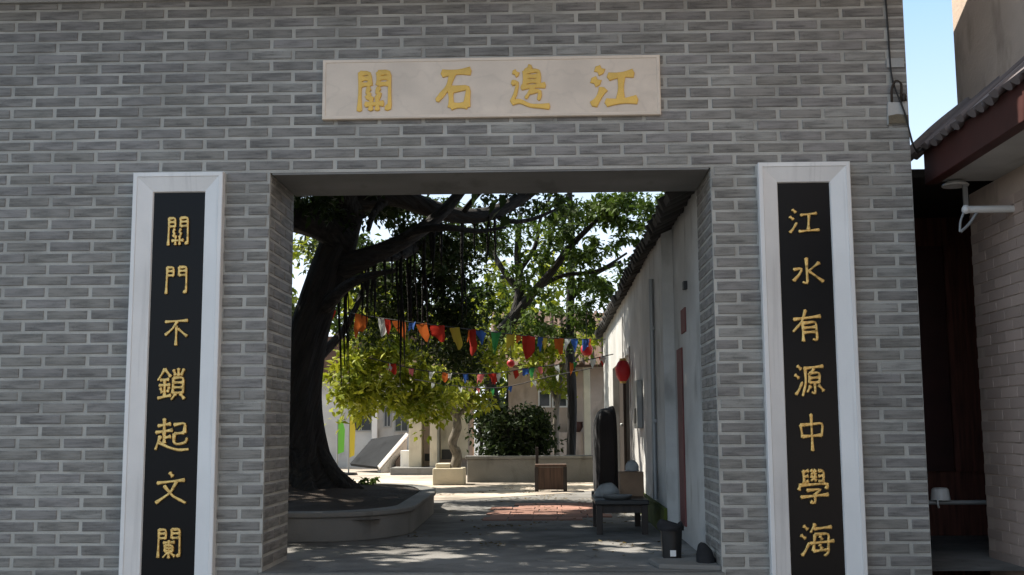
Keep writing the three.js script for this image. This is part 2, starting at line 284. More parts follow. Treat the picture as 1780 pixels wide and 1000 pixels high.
// ------------------------------------------------------------------ writing: strokes on a 100 x 100 square, y down
const GATE_L = [[12, 8, 10, 96], [12, 10, 38, 8, 38, 37], [14, 22, 36, 21], [14, 36, 37, 35]], GATE_R = [[60, 8, 60, 36], [60, 9, 90, 7, 91, 93, 81, 88], [62, 21, 88, 20], [62, 35, 88, 34]];
const GATE = [...GATE_L, ...GATE_R], WATER = [[14, 8, 25, 18], [5, 34, 17, 44], [5, 92, 15, 80, 27, 56]];
const GLYPH = {
  close: [...GATE, [36, 44, 28, 56, 40, 56, 30, 68], [62, 44, 54, 56, 68, 56, 57, 68], [42, 66, 40, 95], [58, 66, 58, 95], [26, 82, 74, 80]],
  gate: GATE,
  not: [[10, 16, 92, 10], [54, 14, 38, 40, 12, 62], [52, 30, 52, 98], [58, 40, 92, 66]],
  lock: [[28, 5, 5, 38], [28, 5, 48, 28], [14, 38, 42, 36], [10, 54, 46, 52], [28, 38, 28, 86], [14, 62, 20, 76], [44, 60, 38, 74], [6, 92, 50, 84], [75, 4, 75, 26], [58, 8, 65, 24], [93, 6, 84, 24], [58, 32, 56, 78], [58, 32, 92, 31, 91, 78], [60, 46, 90, 46], [60, 61, 90, 61], [57, 77, 90, 77], [66, 80, 52, 97], [82, 80, 96, 95]],
  rise: [[10, 24, 46, 19], [28, 4, 28, 46], [4, 43, 52, 37], [28, 45, 28, 74], [30, 59, 47, 55], [17, 54, 3, 92], [10, 70, 40, 86, 70, 95, 99, 93], [57, 22, 90, 17, 87, 46], [59, 48, 86, 45], [58, 48, 56, 72, 64, 79, 93, 74, 94, 60]],
  script: [[45, 3, 55, 14], [8, 34, 92, 24], [68, 29, 50, 62, 6, 92], [30, 42, 58, 72, 98, 91]],
  wave: [...GATE, [30, 50, 72, 48], [36, 58, 36, 76], [36, 58, 66, 57, 66, 76], [37, 67, 65, 66], [36, 76, 66, 75], [51, 43, 51, 98], [48, 79, 30, 95], [54, 79, 74, 92]],
  river: [...WATER, [40, 28, 92, 21], [67, 25, 64, 82], [34, 88, 99, 82]],
  water: [[51, 4, 51, 92, 38, 84], [12, 42, 38, 37, 30, 56, 10, 80], [88, 20, 58, 46], [54, 46, 98, 84]],
  have: [[8, 30, 94, 22], [47, 3, 34, 38, 5, 66], [36, 42, 36, 96], [36, 42, 78, 38, 80, 95, 67, 90], [38, 56, 76, 54], [38, 70, 76, 68]],
  source: [...WATER, [34, 16, 95, 10], [38, 16, 38, 60, 26, 97], [65, 16, 57, 29], [50, 31, 50, 58], [50, 31, 83, 28, 81, 58], [51, 45, 80, 43], [50, 58, 81, 57], [66, 58, 66, 93, 56, 86], [52, 68, 41, 86], [78, 66, 93, 83]],
  middle: [[13, 30, 18, 63], [13, 31, 88, 26, 83, 60], [18, 61, 83, 58], [50, 2, 50, 99]],
  learn: [[22, 8, 24, 40], [22, 10, 37, 8], [24, 24, 36, 22], [24, 38, 36, 36], [44, 6, 58, 18], [58, 6, 44, 18], [44, 22, 58, 35], [58, 22, 44, 35], [66, 8, 81, 7, 79, 40], [66, 22, 79, 21], [66, 36, 79, 35], [12, 44, 7, 60], [12, 47, 93, 42, 86, 57], [30, 61, 73, 57, 53, 71], [53, 70, 53, 97, 40, 91], [12, 79, 92, 72]],
  sea: [...WATER, [47, 3, 33, 27], [42, 17, 94, 12], [45, 33, 38, 80], [45, 33, 85, 30, 80, 88, 69, 93], [30, 58, 99, 52], [59, 38, 65, 48], [57, 62, 63, 73], [38, 80, 84, 76]],
  stone: [[18, 14, 92, 9], [46, 12, 34, 46, 4, 78], [40, 52, 42, 94], [40, 53, 88, 48, 82, 93], [42, 92, 83, 90]],
  edge: [[52, 2, 44, 12], [38, 14, 36, 50], [38, 14, 74, 12, 73, 48], [40, 26, 72, 25], [40, 37, 72, 36], [30, 50, 88, 46], [58, 50, 40, 74], [52, 60, 78, 58, 72, 78], [10, 14, 20, 22], [6, 40, 20, 38, 14, 66, 4, 82], [6, 84, 24, 80, 50, 92, 98, 94]],
};
function strokeShape(s, w) {                              // a brush stroke: swelling at both ends, tapering in flicks
  const pts = []; for (let i = 0; i < s.length; i += 2) pts.push(new THREE.Vector2(s[i], -s[i + 1]));
  const seg = [];
  for (let i = 0; i < pts.length - 1; i++) { const a = pts[i], b = pts[i + 1], n = Math.max(2, Math.round(a.distanceTo(b) / 9)); for (let k = i ? 1 : 0; k <= n; k++) seg.push(a.clone().lerp(b, k / n)); }
  const sm = seg.map((p, i) => i === 0 || i === seg.length - 1 ? p : p.clone().multiplyScalar(2).add(seg[i - 1]).add(seg[i + 1]).multiplyScalar(0.25));
  const L = [], R = [], N = sm.length - 1, flick = pts.length > 2 && rnd() < 0.6;
  sm.forEach((p, i) => {
    const t = i / N, d = sm[Math.min(N, i + 1)].clone().sub(sm[Math.max(0, i - 1)]).normalize();
    let k = w * 0.5 * (1.14 - 0.42 * Math.sin(Math.PI * t)); if (t > 0.8) k *= flick ? 1.7 - t * 1.05 : 1.06; if (s[0] > s[s.length - 2] + 10 && pts.length === 2) k *= 1.15 - 0.55 * t;
    L.push(new THREE.Vector2(p.x - d.y * k, p.y + d.x * k)); R.push(new THREE.Vector2(p.x + d.y * k, p.y - d.x * k));
  });
  const d0 = sm[0].clone().sub(sm[1]).normalize().multiplyScalar(w * 0.28), d1 = sm[N].clone().sub(sm[N - 1]).normalize().multiplyScalar(w * 0.22);
  return new THREE.Shape([sm[0].clone().add(d0), ...R, sm[N].clone().add(d1), ...L.reverse()]);
}
function glyphGeo(key, w, h, stroke, depth) {
  const parts = GLYPH[key].map((s, i) => {
    const g = new THREE.ExtrudeGeometry(strokeShape(s, stroke), { depth: 1, bevelEnabled: true, bevelThickness: 0.7, bevelSize: 2.6, bevelOffset: -2.2, bevelSegments: 2, curveSegments: 3 });
    return g.translate(-50, 50, 0).scale(w / 100, h / 100, depth * (0.6 + 0.014 * i));
  });
  return metric(mergeGeometries(parts.map(norm)));
}

// ------------------------------------------------------------------ couplet boards and name plaque
function frameGeo(x0, x1, y0, y1, prof) {                 // mitred frame; prof: [inset, z]
  const P = [], q = (a, b, c, d) => P.push(...a, ...b, ...c, ...a, ...c, ...d);
  const ring = ([o, z]) => [[x0 + o, y0 + o, z], [x1 - o, y0 + o, z], [x1 - o, y1 - o, z], [x0 + o, y1 - o, z]];
  for (let k = 0; k < prof.length - 1; k++) { const A = ring(prof[k]), B = ring(prof[k + 1]); for (let i = 0; i < 4; i++) { const j = (i + 1) % 4; q(A[i], A[j], B[j], B[i]); } }
  const g = new THREE.BufferGeometry(); g.setAttribute('position', new THREE.Float32BufferAttribute(P, 3)); g.computeVertexNormals(); return metric(g, x0 * 3, 0.4);
}
function coupletBoard(label, x0, x1, top, keys, spots) {
  const t = thing('couplet_board', label, 'board', (x0 + x1) / 2, 0, 0.0); const hw = (x1 - x0) / 2, y0 = -0.38;
  const iw = hw - 0.125;
  obj('frame', frameGeo(-hw, hw, y0, top, [[0, 0.002], [0, 0.058], [0.004, 0.062], [0.026, 0.062], [0.030, 0.057], [0.118, 0.030], [0.125, 0.012]]), M.white, t);
  const p = obj('panel', rbox(-hw + 0.11, hw - 0.11, y0 + 0.11, top - 0.10, 0.008, 0.017, 0.001), M.lacquer, t);
  keys.forEach((k, i) => {
    const c = onZ(spots[i][0], spots[i][1], 0.02);
    const m = obj('character', glyphGeo(k, spots[i][2] / 283, spots[i][3] / 283, 10.5, 0.014), M.gold, t);
    m.position.set(c.x - (x0 + x1) / 2, c.y, 0.0175); m.rotation.z = rr(-0.02, 0.02);
  });
}
coupletBoard('black couplet board in white frame, its second character an empty gateway shape', -2.605, -2.034, 2.468, ['close', 'gate', 'not', 'lock', 'rise', 'script', 'wave'],
  [[310, 402, 43, 56], [307, 487, 44, 54], [306, 577, 48, 50], [298, 668, 52, 58], [299, 756, 60, 60], [297, 850, 56, 58], [294, 944, 46, 54]]);
coupletBoard('black couplet board in white frame, lowest gold character the sea, beside the maroon eave', 1.308, 1.872, 2.480, ['river', 'water', 'have', 'source', 'middle', 'learn', 'sea'],
  [[1397, 385, 54, 48], [1402, 473, 58, 52], [1403, 567, 54, 58], [1407, 661, 54, 58], [1411, 752, 50, 64], [1414, 846, 58, 62], [1420, 940, 58, 58]]);
{
  const t = thing('name_plaque', 'long cream stone plaque with four gold characters above the doorway', 'plaque', -0.35, 2.997, 0);
  obj('slab', rbox(-1.071, 1.071, -0.196, 0.196, 0.001, 0.030, 0.004), M.marble, t);
  obj('rim', frameGeo(-1.071, 1.071, -0.196, 0.196, [[0.004, 0.029], [0.004, 0.034], [0.020, 0.034], [0.024, 0.029]]), M.marble, t);
  [['close', 651, 158, 66, 78], ['stone', 790, 154, 66, 76], ['edge', 921, 152, 70, 80], ['river', 1067, 150, 80, 78]].forEach(([k, u, v, w, h]) => {
    const c = onZ(u, v, 0.03), m = obj('character', glyphGeo(k, w / 278, h / 278, k === 'close' ? 12 : k === 'edge' ? 11.5 : 17, 0.008), M.goldPaint, t); m.position.set(c.x + 0.35, c.y - 2.997, 0.0302);
  });
}
{ // old bracket and broken render where the cables leave the wall
  const t = thing('cable_bracket', 'rusty cable bracket on broken render at the gate wall corner', 'bracket', 2.19, 2.79, 0.006);
  obj('render_patch', prism([[-0.062, -0.068], [0.066, -0.066], [0.068, 0.075], [0.05, 0.085], [0.03, 0.072], [-0.055, 0.078]], 0, 0.012, 0.002), M.lime, t);
  obj('render_patch', prism([[-0.058, -0.066], [0.064, -0.064], [0.066, -0.012], [0.0, -0.004], [-0.056, -0.014]], 0.012, 0.022, 0.002), mk(0.20, 0.17, 0.12, { map: tGround, bumpMap: bGrain, bumpScale: 0.006 }), t);
  obj('hook', tube([V(-0.03, 0.075, 0.01), V(-0.03, 0.16, 0.03), V(-0.01, 0.20, 0.04), V(0.02, 0.19, 0.04), V(0.025, 0.08, 0.012)], 0.008), mk(0.06, 0.045, 0.035, { metalness: 0.4 }), t);
  obj('insulator', new THREE.LatheGeometry([[0, 0], [0.016, 0.004], [0.012, 0.02], [0.018, 0.03], [0.012, 0.045], [0, 0.05]].map(p => new THREE.Vector2(...p)), 10).translate(0.042, 0.075, 0.025), M.darkWood, t);
  obj('wall_plate', rbox(-0.05, 0.06, 0.30, 0.36, 0, 0.008, 0.002), M.limeGrey, t);
  const k = tag(obj('cable', [tube([V(2.155, 3.55, 0.012), V(2.16, 3.3, 0.014), V(2.165, 3.05, 0.018), V(2.18, 2.95, 0.03), V(2.235, 2.78, 0.03), V(2.258, 2.66, 0.03), V(2.275, 2.585, 0.03), V(2.31, 2.555, -0.02), V(2.36, 2.585, -0.1), V(2.46, 2.665, -0.24)], 0.0055),
    tube([V(2.17, 3.0, 0.016), V(2.245, 2.72, 0.04), V(2.27, 2.60, 0.02), V(2.32, 2.565, -0.03), V(2.46, 2.64, -0.22)], 0.004)], M.cable), 'thin black cable sagging from the gate wall to the tiled eave', 'cable');
}
{ // cream neighbour with a tiled lean-to eave
  const t = thing('neighbour_house', 'beige house with maroon fascia and small tiled lean-to roof', 'house');
  obj('upper_wall', box(2.85, 6.5, 2.62, 6.2, -0.75, 9), M.beigeUp, t);
  obj('lower_wall', box(2.88, 6.4, -0.65, 2.4195, -0.72, 9), M.beige, t);
  const tiles = [0.54, 0.60, 0.66].map(k => mk(k, k * 0.77, k * 0.65, { map: tStain, bumpMap: bGrain, bumpScale: 0.002, roughness: 0.6 })), tg = rbox(-0.006, 0.0, -0.0305, 0.0305, -0.118, 0.118, 0.002);
  for (let n = 0; n < 37; n++) for (let k = 0; k < 6; k++) { const z = -0.59 + k * 0.244 + (n & 1) * 0.122 - 0.005, m = obj('wall_tile', tg, tiles[Math.floor(rnd() * 3)], t); m.position.set(2.8795 + rr(-0.0008, 0.0004), -0.26 + n * 0.0695, z); }
  obj('ceiling', box(2.52, 6.4, 2.42, 2.47, -0.28, 9), M.lime, t);
  obj('fascia', rbox(2.44, 2.519, 2.40, 2.615, -0.285, 9, 0.006), M.maroon, t);
  obj('fascia_return', rbox(2.5195, 2.85, 2.47, 2.615, -0.285, -0.22, 0.006), M.maroon, t);
  // tiles: channel course and half-round covers running down to the eave
  const slope = Math.atan2(0.40, 0.46), L = 0.62;
  obj('roof_bed', box(0, L, 0, 0.012, -0.5, 9).applyMatrix4(new THREE.Matrix4().makeRotationZ(slope)).translate(2.40, 2.617, 0), M.roofTile, t);
  const cover = new THREE.CylinderGeometry(0.042, 0.046, L + 0.03, 8, 1, false, 0, Math.PI).rotateZ(-Math.PI / 2);
  const cg = metric(cover.clone()).applyMatrix4(new THREE.Matrix4().makeRotationZ(slope));
  for (let i = 0; i < 22; i++) { const m = obj('cover_tile', cg, M.roofTile, t); m.position.set(2.40 + Math.cos(slope) * L / 2 - 0.01 + rr(-0.025, 0.015), 2.627 + Math.sin(slope) * L / 2 - 0.004 + rr(-0.006, 0.008), -0.45 + i * 0.125 + rr(-0.01, 0.01)); m.rotation.y = rr(-0.04, 0.04); }
  obj('hip_ridge', limbGeo([[V(2.385, 2.635, -0.5), 0.030], [V(2.6, 2.82, -0.53), 0.035], [V(2.86, 3.03, -0.56), 0.035]], 8, 0.15, 2), M.roofTile, t);
}
{
  const t = thing('wall_bracket', 'short white pipe bracket sticking out of the beige wall', 'bracket', 2.88, 2.16, 0.0);
  obj('pipe', new THREE.CylinderGeometry(0.023, 0.023, 0.30, 12).rotateZ(Math.PI / 2).translate(-0.14, 0.02, 0), M.whitePlastic, t);
  obj('end_cap', new THREE.SphereGeometry(0.029, 12, 8).scale(0.9, 1, 1).translate(-0.295, 0.02, 0), M.whitePlastic, t);
  obj('brace', tube([V(-0.23, 0.0, 0), V(-0.28, -0.07, 0), V(-0.335, -0.12, 0)], 0.010), M.greyMetal, t);
  obj('brace', tube([V(-0.30, 0.02, 0), V(-0.33, -0.05, 0), V(-0.34, -0.12, 0)], 0.008), M.greyMetal, t);
  const l = thing('wall_lamp', 'flat white lamp shade hanging under the maroon fascia', 'lamp', 2.62, 2.40, -0.25);
  obj('shade', new THREE.LatheGeometry([[0.0, 0.012], [0.06, 0.008], [0.085, -0.012], [0.082, -0.02], [0.03, -0.012], [0, -0.012]].map(p => new THREE.Vector2(...p)), 16), M.whitePlastic, l);
  obj('stem', box(0.045, 0.075, -0.16, -0.012, -0.008, 0.008), M.greyMetal, l);
}
{ // dark shed between the gate and the neighbour
  const t = thing('side_shed', 'dark timber shed in the gap beside the gate wall', 'shed');
  obj('roof', box(2.24, 3.6, 2.54, 2.60, -2.4, -0.70), M.darkTile, t);
  obj('back_wall', box(2.2, 3.6, -0.65, 2.5395, -2.3, -2.2), M.shedWood, t);
  obj('side_wall', box(2.2, 2.26, -0.65, 2.5395, -2.1995, -0.67), M.shedWood, t);
  obj('side_wall', box(3.5, 3.6, -0.65, 2.5395, -2.1995, -0.73), M.shedWood, t);
  for (let i = 0; i < 4; i++) obj('board', box(2.27 + i * 0.31, 2.57 + i * 0.31, 0.5, 2.3, -2.1985, -2.17), [M.shedWood, M.darkWood, M.maroon, M.shedWood][i], t);
  struct('shed_floor', box(2.266, 3.6, -0.8, -0.60, -2.4, 0.2), M.soil);
  tag(obj('rail', new THREE.CylinderGeometry(0.016, 0.016, 0.76, 10).rotateZ(Math.PI / 2).translate(2.64, 0.335, -1.0), M.greyMetal), 'thin grey rail across the dark shed opening', 'rail');
  const c = thing('cup', 'white plastic cup upside down on the grey rail', 'cup', 2.675, 0.352, -1.0);
  obj('body', new THREE.LatheGeometry([[0.0, 0.085], [0.045, 0.082], [0.056, 0.07], [0.066, 0.0], [0.06, 0.0], [0.05, 0.066], [0, 0.07]].map(p => new THREE.Vector2(...p)), 20), M.whitePlastic, c);
  obj('hook', tube([V(-0.03, 0.01, 0.03), V(-0.03, -0.03, 0.035), V(-0.02, -0.05, 0.02)], 0.007), M.whitePlastic, c);
}

// ------------------------------------------------------------------ whitewashed house along the right of the courtyard
{
  const t = thing('courtyard_house', 'long whitewashed house with dark tiled eave inside the gate', 'house');
  const wallA = box(1.02, 1.20, 0, 2.5, -2.2, -0.665);
  obj('wall', wallA, M.lime, t);
  obj('wall', [box(0.93, 1.15, 0, 2.5, -5.9, -2.2005), box(0.93, 1.15, 1.78, 2.5, -9.3, -5.9005), box(0.93, 1.15, 0, 2.5, -12.2, -9.3005)], M.lime, t);
  obj('plinth', box(0.905, 0.9295, 0, 0.22, -5.9, -2.19), M.moss, t); obj('plinth', box(0.905, 0.9295, 0, 0.2, -12.2, -9.3), M.moss, t);
  obj('end_wall', box(1.16, 2.19, 0, 2.7, -12.2, -12.0), M.lime, t);
  obj('partition', box(2.0, 2.1, 0, 2.45, -11.99, -1.0), M.shedWood, t);
  const f = obj('door', rbox(1.0, 1.04, 0.0, 1.775, -9.25, -8.35, 0.004), M.darkWood, t);
  obj('handle', new THREE.SphereGeometry(0.025, 8, 6).translate(0.985, 0.9, -8.5), M.greyMetal, f);
  obj('door_frame', [box(0.915, 1.16, 1.70, 1.779, -9.3, -5.9), box(0.915, 1.16, 0, 1.699, -5.97, -5.9), box(0.915, 1.16, 0, 1.699, -9.3, -9.23)], M.lime, t);
  obj('eave_soffit', box(0.86, 1.6, 2.50, 2.53, -12.6, -0.665), M.darkWood, t);
  // roof slope, with the ends of its tiles along the eave
  const sl = Math.atan2(0.62, 1.3);
  obj('roof', box(0, 1.45, 0, 0.05, -12.7, -0.67).applyMatrix4(new THREE.Matrix4().makeRotationZ(sl)).translate(0.84, 2.40, 0), M.darkTile, t);
  const eg = metric(new THREE.CylinderGeometry(0.05, 0.055, 0.5, 7).rotateZ(Math.PI / 2 + sl));
  for (let i = 0; i < 56; i++) { const m = obj('eave_tile', eg, M.darkTile, t); m.position.set(1.05 + rr(-.03, .01), 2.53 + rr(-0.01, 0.01), -0.75 - i * 0.212); m.rotation.x = rr(-0.05, 0.05); }
  // things fixed to the wall
  const s1 = tag(obj('couplet_strip', box(1.008, 1.0195, 0.12, 1.46, -1.98, -1.66), M.redPaper), 'faded red paper strip pasted on the whitewashed wall', 'paper');
  const s2 = tag(obj('couplet_strip', box(1.010, 1.0195, 1.56, 1.74, -1.66, -1.40), M.redPaper), 'small red paper pasted high on the whitewashed wall', 'paper');
  const mb = thing('meter_box', 'grey electric meter box on the sunlit wall', 'box', 0.9295, 0.85, -4.3);
  obj('case', rbox(-0.06, 0, 0, 0.48, -0.42, 0, 0.01), M.greyMetal, mb); obj('cover', rbox(-0.067, -0.0605, 0.05, 0.2, -0.3, -0.1, 0.003), M.black, mb);
  const pp = thing('wall_pipe', 'grey drain pipe running down beside the red paper strip', 'pipe', 0.905, 0, -2.9);
  obj('pipe', new THREE.CylinderGeometry(0.022, 0.022, 1.9, 10).translate(0, 1.2, 0), M.greyMetal, pp); obj('clip', box(-0.02, 0.024, 0.9, 0.93, -0.03, 0.03), M.greyMetal, pp); obj('clip', box(-0.02, 0.024, 1.7, 1.73, -0.03, 0.03), M.greyMetal, pp);
  const sw = tag(obj('switch_box', rbox(0.99, 1.0195, 1.86, 1.92, -1.35, -1.27, 0.004), M.black), 'tiny black switch box high on the grey wall', 'box');
  struct('kerb_step', metric(prism([[0.62, 0.4], [0.66, 0.1], [1.02, 0.02], [1.02, 0.655], [0.72, 0.655]].map(p => [p[0], p[1]]), 0, 0.03, 0.005).rotateX(-Math.PI / 2).translate(0, 0.0, 0)), M.kerb);
}
{ // things standing along that wall
  const b = thing('waste_bin', 'small black bin with a knotted bag by the gate jamb', 'bin', 0.775, 0.03, -0.47);
  obj('body', metric(new THREE.CylinderGeometry(0.082, 0.070, 0.20, 4, 1).rotateY(Math.PI / 4).scale(1.12, 1, 1.0).translate(0, 0.10, 0)), M.black, b);
  obj('bag', limbGeo([[V(0, 0.17, 0), 0.082], [V(0, 0.205, 0), 0.084], [V(0.005, 0.222, 0), 0.05]], 14, 0.25, 3), M.blackCloth, b);
  obj('bag_ear', limbGeo([[V(-0.035, 0.20, 0.02), 0.018], [V(-0.045, 0.225, 0.02), 0.014], [V(-0.05, 0.236, 0.02), 0.006]], 8, 0.3, 1), M.blackCloth, b);
  obj('bag_ear', limbGeo([[V(0.05, 0.20, 0.02), 0.018], [V(0.06, 0.218, 0.02), 0.014], [V(0.062, 0.228, 0.02), 0.006]], 8, 0.3, 4), M.blackCloth, b);
  obj('sticker', box(-0.015, 0.022, 0.012, 0.05, 0.0585, 0.062), M.whitePlastic, b);
  const k = thing('black_sack', 'slumped black sack in the corner of the doorway', 'sack', 0.965, 0.0, -0.2);
  obj('sack', limbGeo([[V(0, 0.0, 0), 0.05], [V(-0.005, 0.03, 0), 0.062], [V(-0.02, 0.09, 0), 0.05], [V(-0.035, 0.14, 0), 0.02], [V(-0.038, 0.15, 0), 0.004]], 14, 0.2, 5), M.blackCloth, k);
  const t = thing('low_table', 'low black wooden table against the whitewashed wall', 'table', 0.60, 0, -2.75);
  obj('tabletop', rbox(-0.235, 0.20, 0.235, 0.275, -0.42, 0.42, 0.01), M.black, t);
  obj('apron', box(-0.2, 0.17, 0.17, 0.2345, -0.38, 0.38), M.darkWood, t);
  for (const [x, z] of [[-0.2, 0.38], [0.165, 0.38], [-0.2, -0.38], [0.165, -0.38]]) obj('leg', rbox(x - 0.025, x + 0.025, 0, 0.2345, z - 0.025, z + 0.025, 0.004), M.darkWood, t);
  const bx = thing('cardboard_box', 'brown cardboard box on the low black table', 'box', 0.70, 0.276, -2.95); obj('carton', rbox(-0.10, 0.10, 0, 0.20, -0.14, 0.14, 0.004), M.card, bx); obj('flap', box(-0.1, 0.1, 0.2005, 0.206, -0.02, 0.138), M.card, bx);
  const tr = thing('plastic_tray', 'white plastic tray at the front of the low black table', 'tray', 0.555, 0.276, -2.48); obj('tray', metric(new THREE.LatheGeometry([[0, 0.004], [0.10, 0.004], [0.125, 0.032], [0.13, 0.034], [0.108, 0], [0, 0]].map(p => new THREE.Vector2(...p)), 20).scale(0.95, 1, 0.8)), M.greyMetal, tr);
  const rk = thing('grey_bundle', 'crumpled grey cloth bundle behind the white tray', 'bundle', 0.50, 0.276, -2.74); obj('cloth', limbGeo([[V(-0.12, 0.02, 0), 0.02], [V(-0.06, 0.04, 0), 0.055], [V(0.02, 0.05, 0.01), 0.065], [V(0.08, 0.03, 0), 0.02]], 12, 0.35, 8), M.limeGrey, rk);
  const hm = thing('helmet', 'pale grey helmet standing on the cardboard box', 'helmet', 0.71, 0.483, -2.92); obj('shell', new THREE.SphereGeometry(0.058, 18, 10, 0, Math.PI * 2, 0, Math.PI * 0.6).scale(1, 1.15, 1.1).translate(0, 0.03, 0), M.limeGrey, hm); obj('rim', new THREE.TorusGeometry(0.056, 0.006, 6, 20).rotateX(Math.PI / 2).translate(0, 0.008, 0), M.greyMetal, hm);
  const cv = thing('covered_cart', 'tall cart under a black cover beyond the low table', 'cart', 0.66, 0, -6.6);
  const cg = new THREE.SphereGeometry(1, 48, 40), cp = cg.attributes.position;
  for (let i = 0; i < cp.count; i++) {
    let x = cp.getX(i), y = cp.getY(i), z = cp.getZ(i); const q = v => Math.sign(v) * Math.pow(Math.abs(v), 0.42), an = Math.atan2(z, x);
    const fold = 1 + 0.05 * Math.sin(an * 11 + 2 * y) * (0.6 - 0.4 * y) + 0.07 * fbm(x * 3, y * 2, z * 3, 3);
    cp.setXYZ(i, q(x) * 0.135 * fold * (1 - 0.12 * y), Math.max(0.05, 0.60 + q(y) * 0.60 - (y > 0 ? 0.22 * y * (0.5 - x * 0.5) : 0)), q(z) * 0.45 * fold);
  }
  cg.computeVertexNormals(); obj('cover', metric(cg), M.blackCloth, cv);
  for (const [x, z] of [[-0.14, 0.35], [0.14, 0.35], [-0.14, -0.35], [0.14, -0.35]]) obj('wheel', new THREE.CylinderGeometry(0.05, 0.05, 0.03, 12).rotateZ(Math.PI / 2).translate(x, 0.05, z), M.black, cv);
  // small brown table in the courtyard
  const st = thing('wooden_stand', 'low brown wooden stand on the courtyard floor', 'stand', 0.01, 0, -8.75);
  obj('top', rbox(-0.21, 0.22, 0.335, 0.37, -0.18, 0.18, 0.006), M.brownWood, st);
  for (const [x, z] of [[-0.19, 0.16], [0.20, 0.16], [-0.19, -0.16], [0.20, -0.16]]) obj('leg', rbox(x - 0.025, x + 0.025, 0, 0.334, z - 0.02, z + 0.02, 0.004), M.darkWood, st);
  obj('back_post', rbox(-0.205, -0.165, 0.371, 0.60, -0.17, -0.14, 0.004), M.darkWood, st);
  obj('panel', box(-0.163, 0.173, 0.03, 0.33, 0.155, 0.17), M.brownWood, st);
}

{ // unseen house added on the left, behind the gate wall, to block low skylight
  const t = thing('added_left_house', 'unseen grey house added to block low sky left of the court', 'house');
  obj('wall', box(-10.5, -7.4, 0, 3.6, -9.0, -0.7), M.limeGrey, t); obj('roof', prism([[-10.8, 3.601], [-7.0, 3.601], [-7.0, 3.68], [-8.9, 4.6], [-10.8, 3.7]], -9.3, -0.75), M.darkTile, t);
}
// ------------------------------------------------------------------ planters
function ringWall(pts, y0, y1, th, r = 0.4) {             // closed outline of x,z with rounded corners -> rim wall
  const outline = (inset) => {
    const s = new THREE.Path(), n = pts.length, cx = pts.reduce((a, p) => a + p[0], 0) / n, cz = pts.reduce((a, p) => a + p[1], 0) / n;
    const q = pts.map(p => { const dx = p[0] - cx, dz = p[1] - cz, l = Math.hypot(dx, dz); return new THREE.Vector2(p[0] - dx / l * inset * 1.3, -(p[1] - dz / l * inset * 1.3)); });
    for (let i = 0; i < n; i++) {
      const a = q[(i + n - 1) % n], b = q[i], c = q[(i + 1) % n], k = Math.min(r, a.distanceTo(b) / 2.05, b.distanceTo(c) / 2.05);
      const p0 = b.clone().add(a.clone().sub(b).setLength(k)), p1 = b.clone().add(c.clone().sub(b).setLength(k));
      i ? s.lineTo(p0.x, p0.y) : s.moveTo(p0.x, p0.y); s.quadraticCurveTo(b.x, b.y, p1.x, p1.y);
    }
    s.closePath(); return s.getPoints(8);
  };
  const sh = new THREE.Shape(outline(0)); sh.holes.push(new THREE.Path(outline(th)));
  return { wall: metric(new THREE.ExtrudeGeometry(sh, { depth: y1 - y0 - 0.02, bevelEnabled: true, bevelSize: 0.01, bevelThickness: 0.01, bevelSegments: 2 }).rotateX(-Math.PI / 2).translate(0, y0 + 0.01, 0)), inner: outline(th * 0.5) };
}
{
  const t = thing('tree_planter', 'low rounded concrete planter round the foot of the great banyan', 'planter');
  const pts = [[-1.15, -2.3], [-1.55, -1.78], [-5.6, -1.72], [-6.2, -6.2], [-1.7, -6.6], [-1.2, -5.2]];
  const { wall, inner } = ringWall(pts, 0, 0.185, 0.12, 0.9); obj('wall', wall, M.kerb, t);
  const { wall: rim } = ringWall(pts.map(p => [p[0] + (p[0] > -3 ? 0.02 : -0.02), p[1] + (p[1] > -4 ? 0.02 : -0.02)]), 0.1855, 0.225, 0.15, 0.9); obj('rim', rim, M.kerb, t);
  const sg = new THREE.ShapeGeometry(new THREE.Shape(inner)).rotateX(-Math.PI / 2);
  // soil mound as a grid clipped to the planter
  const g = new THREE.PlaneGeometry(4.7, 4.6, 60, 60).rotateX(-Math.PI / 2).translate(-3.68, 0, -4.15), p = g.attributes.position;
  for (let i = 0; i < p.count; i++) { const x = p.getX(i), z = p.getZ(i), d = Math.hypot((x + 2.9) * 0.8, z + 4.6); p.setY(i, 0.16 + 0.17 * Math.exp(-d * d / 1.6) + 0.05 * fbm(x * 2, z * 2, 1, 3)); }
  g.computeVertexNormals(); const so = obj('soil', metric(g), M.soil, t);
}

// ------------------------------------------------------------------ foliage
const gapRays = [[705, 975, 0.13], [655, 990, 0.15], [790, 967, 0.12], [760, 966, 0.10], [830, 940, 0.07], [980, 958, 0.09], [530, 977, 0.13], [560, 978, 0.10], [1090, 945, 0.14], [1110, 957, 0.10], [880, 925, 0.12], [910, 905, 0.12], [1000, 915, 0.14], [960, 885, 0.28], [930, 893, 0.25], [860, 915, 0.1], [1080, 905, 0.12], [900, 935, 0.07]].map(([u, v, r]) => [onY(u, v), r * 1.3 + 0.05]);
[[1108, 760, 0.30], [1106, 690, 0.2], [1120, 850, 0.28], [1118, 905, 0.16]].forEach(([u, v, r]) => gapRays.push([onX(u, v, 0.93), r + 0.05]));
gapRays.push([onX(1690, 15, 2.85), 0.5]);
function inGap(x, y, z) {
  for (const [o, r] of gapRays) { const t = ((x - o.x) * SUN.x + (y - o.y) * SUN.y + (z - o.z) * SUN.z); if (t < 0.3) continue; const dx = x - o.x - SUN.x * t, dy = y - o.y - SUN.y * t, dz = z - o.z - SUN.z * t; if (dx * dx + dy * dy + dz * dz < r * r) return true; }
  return false;
}
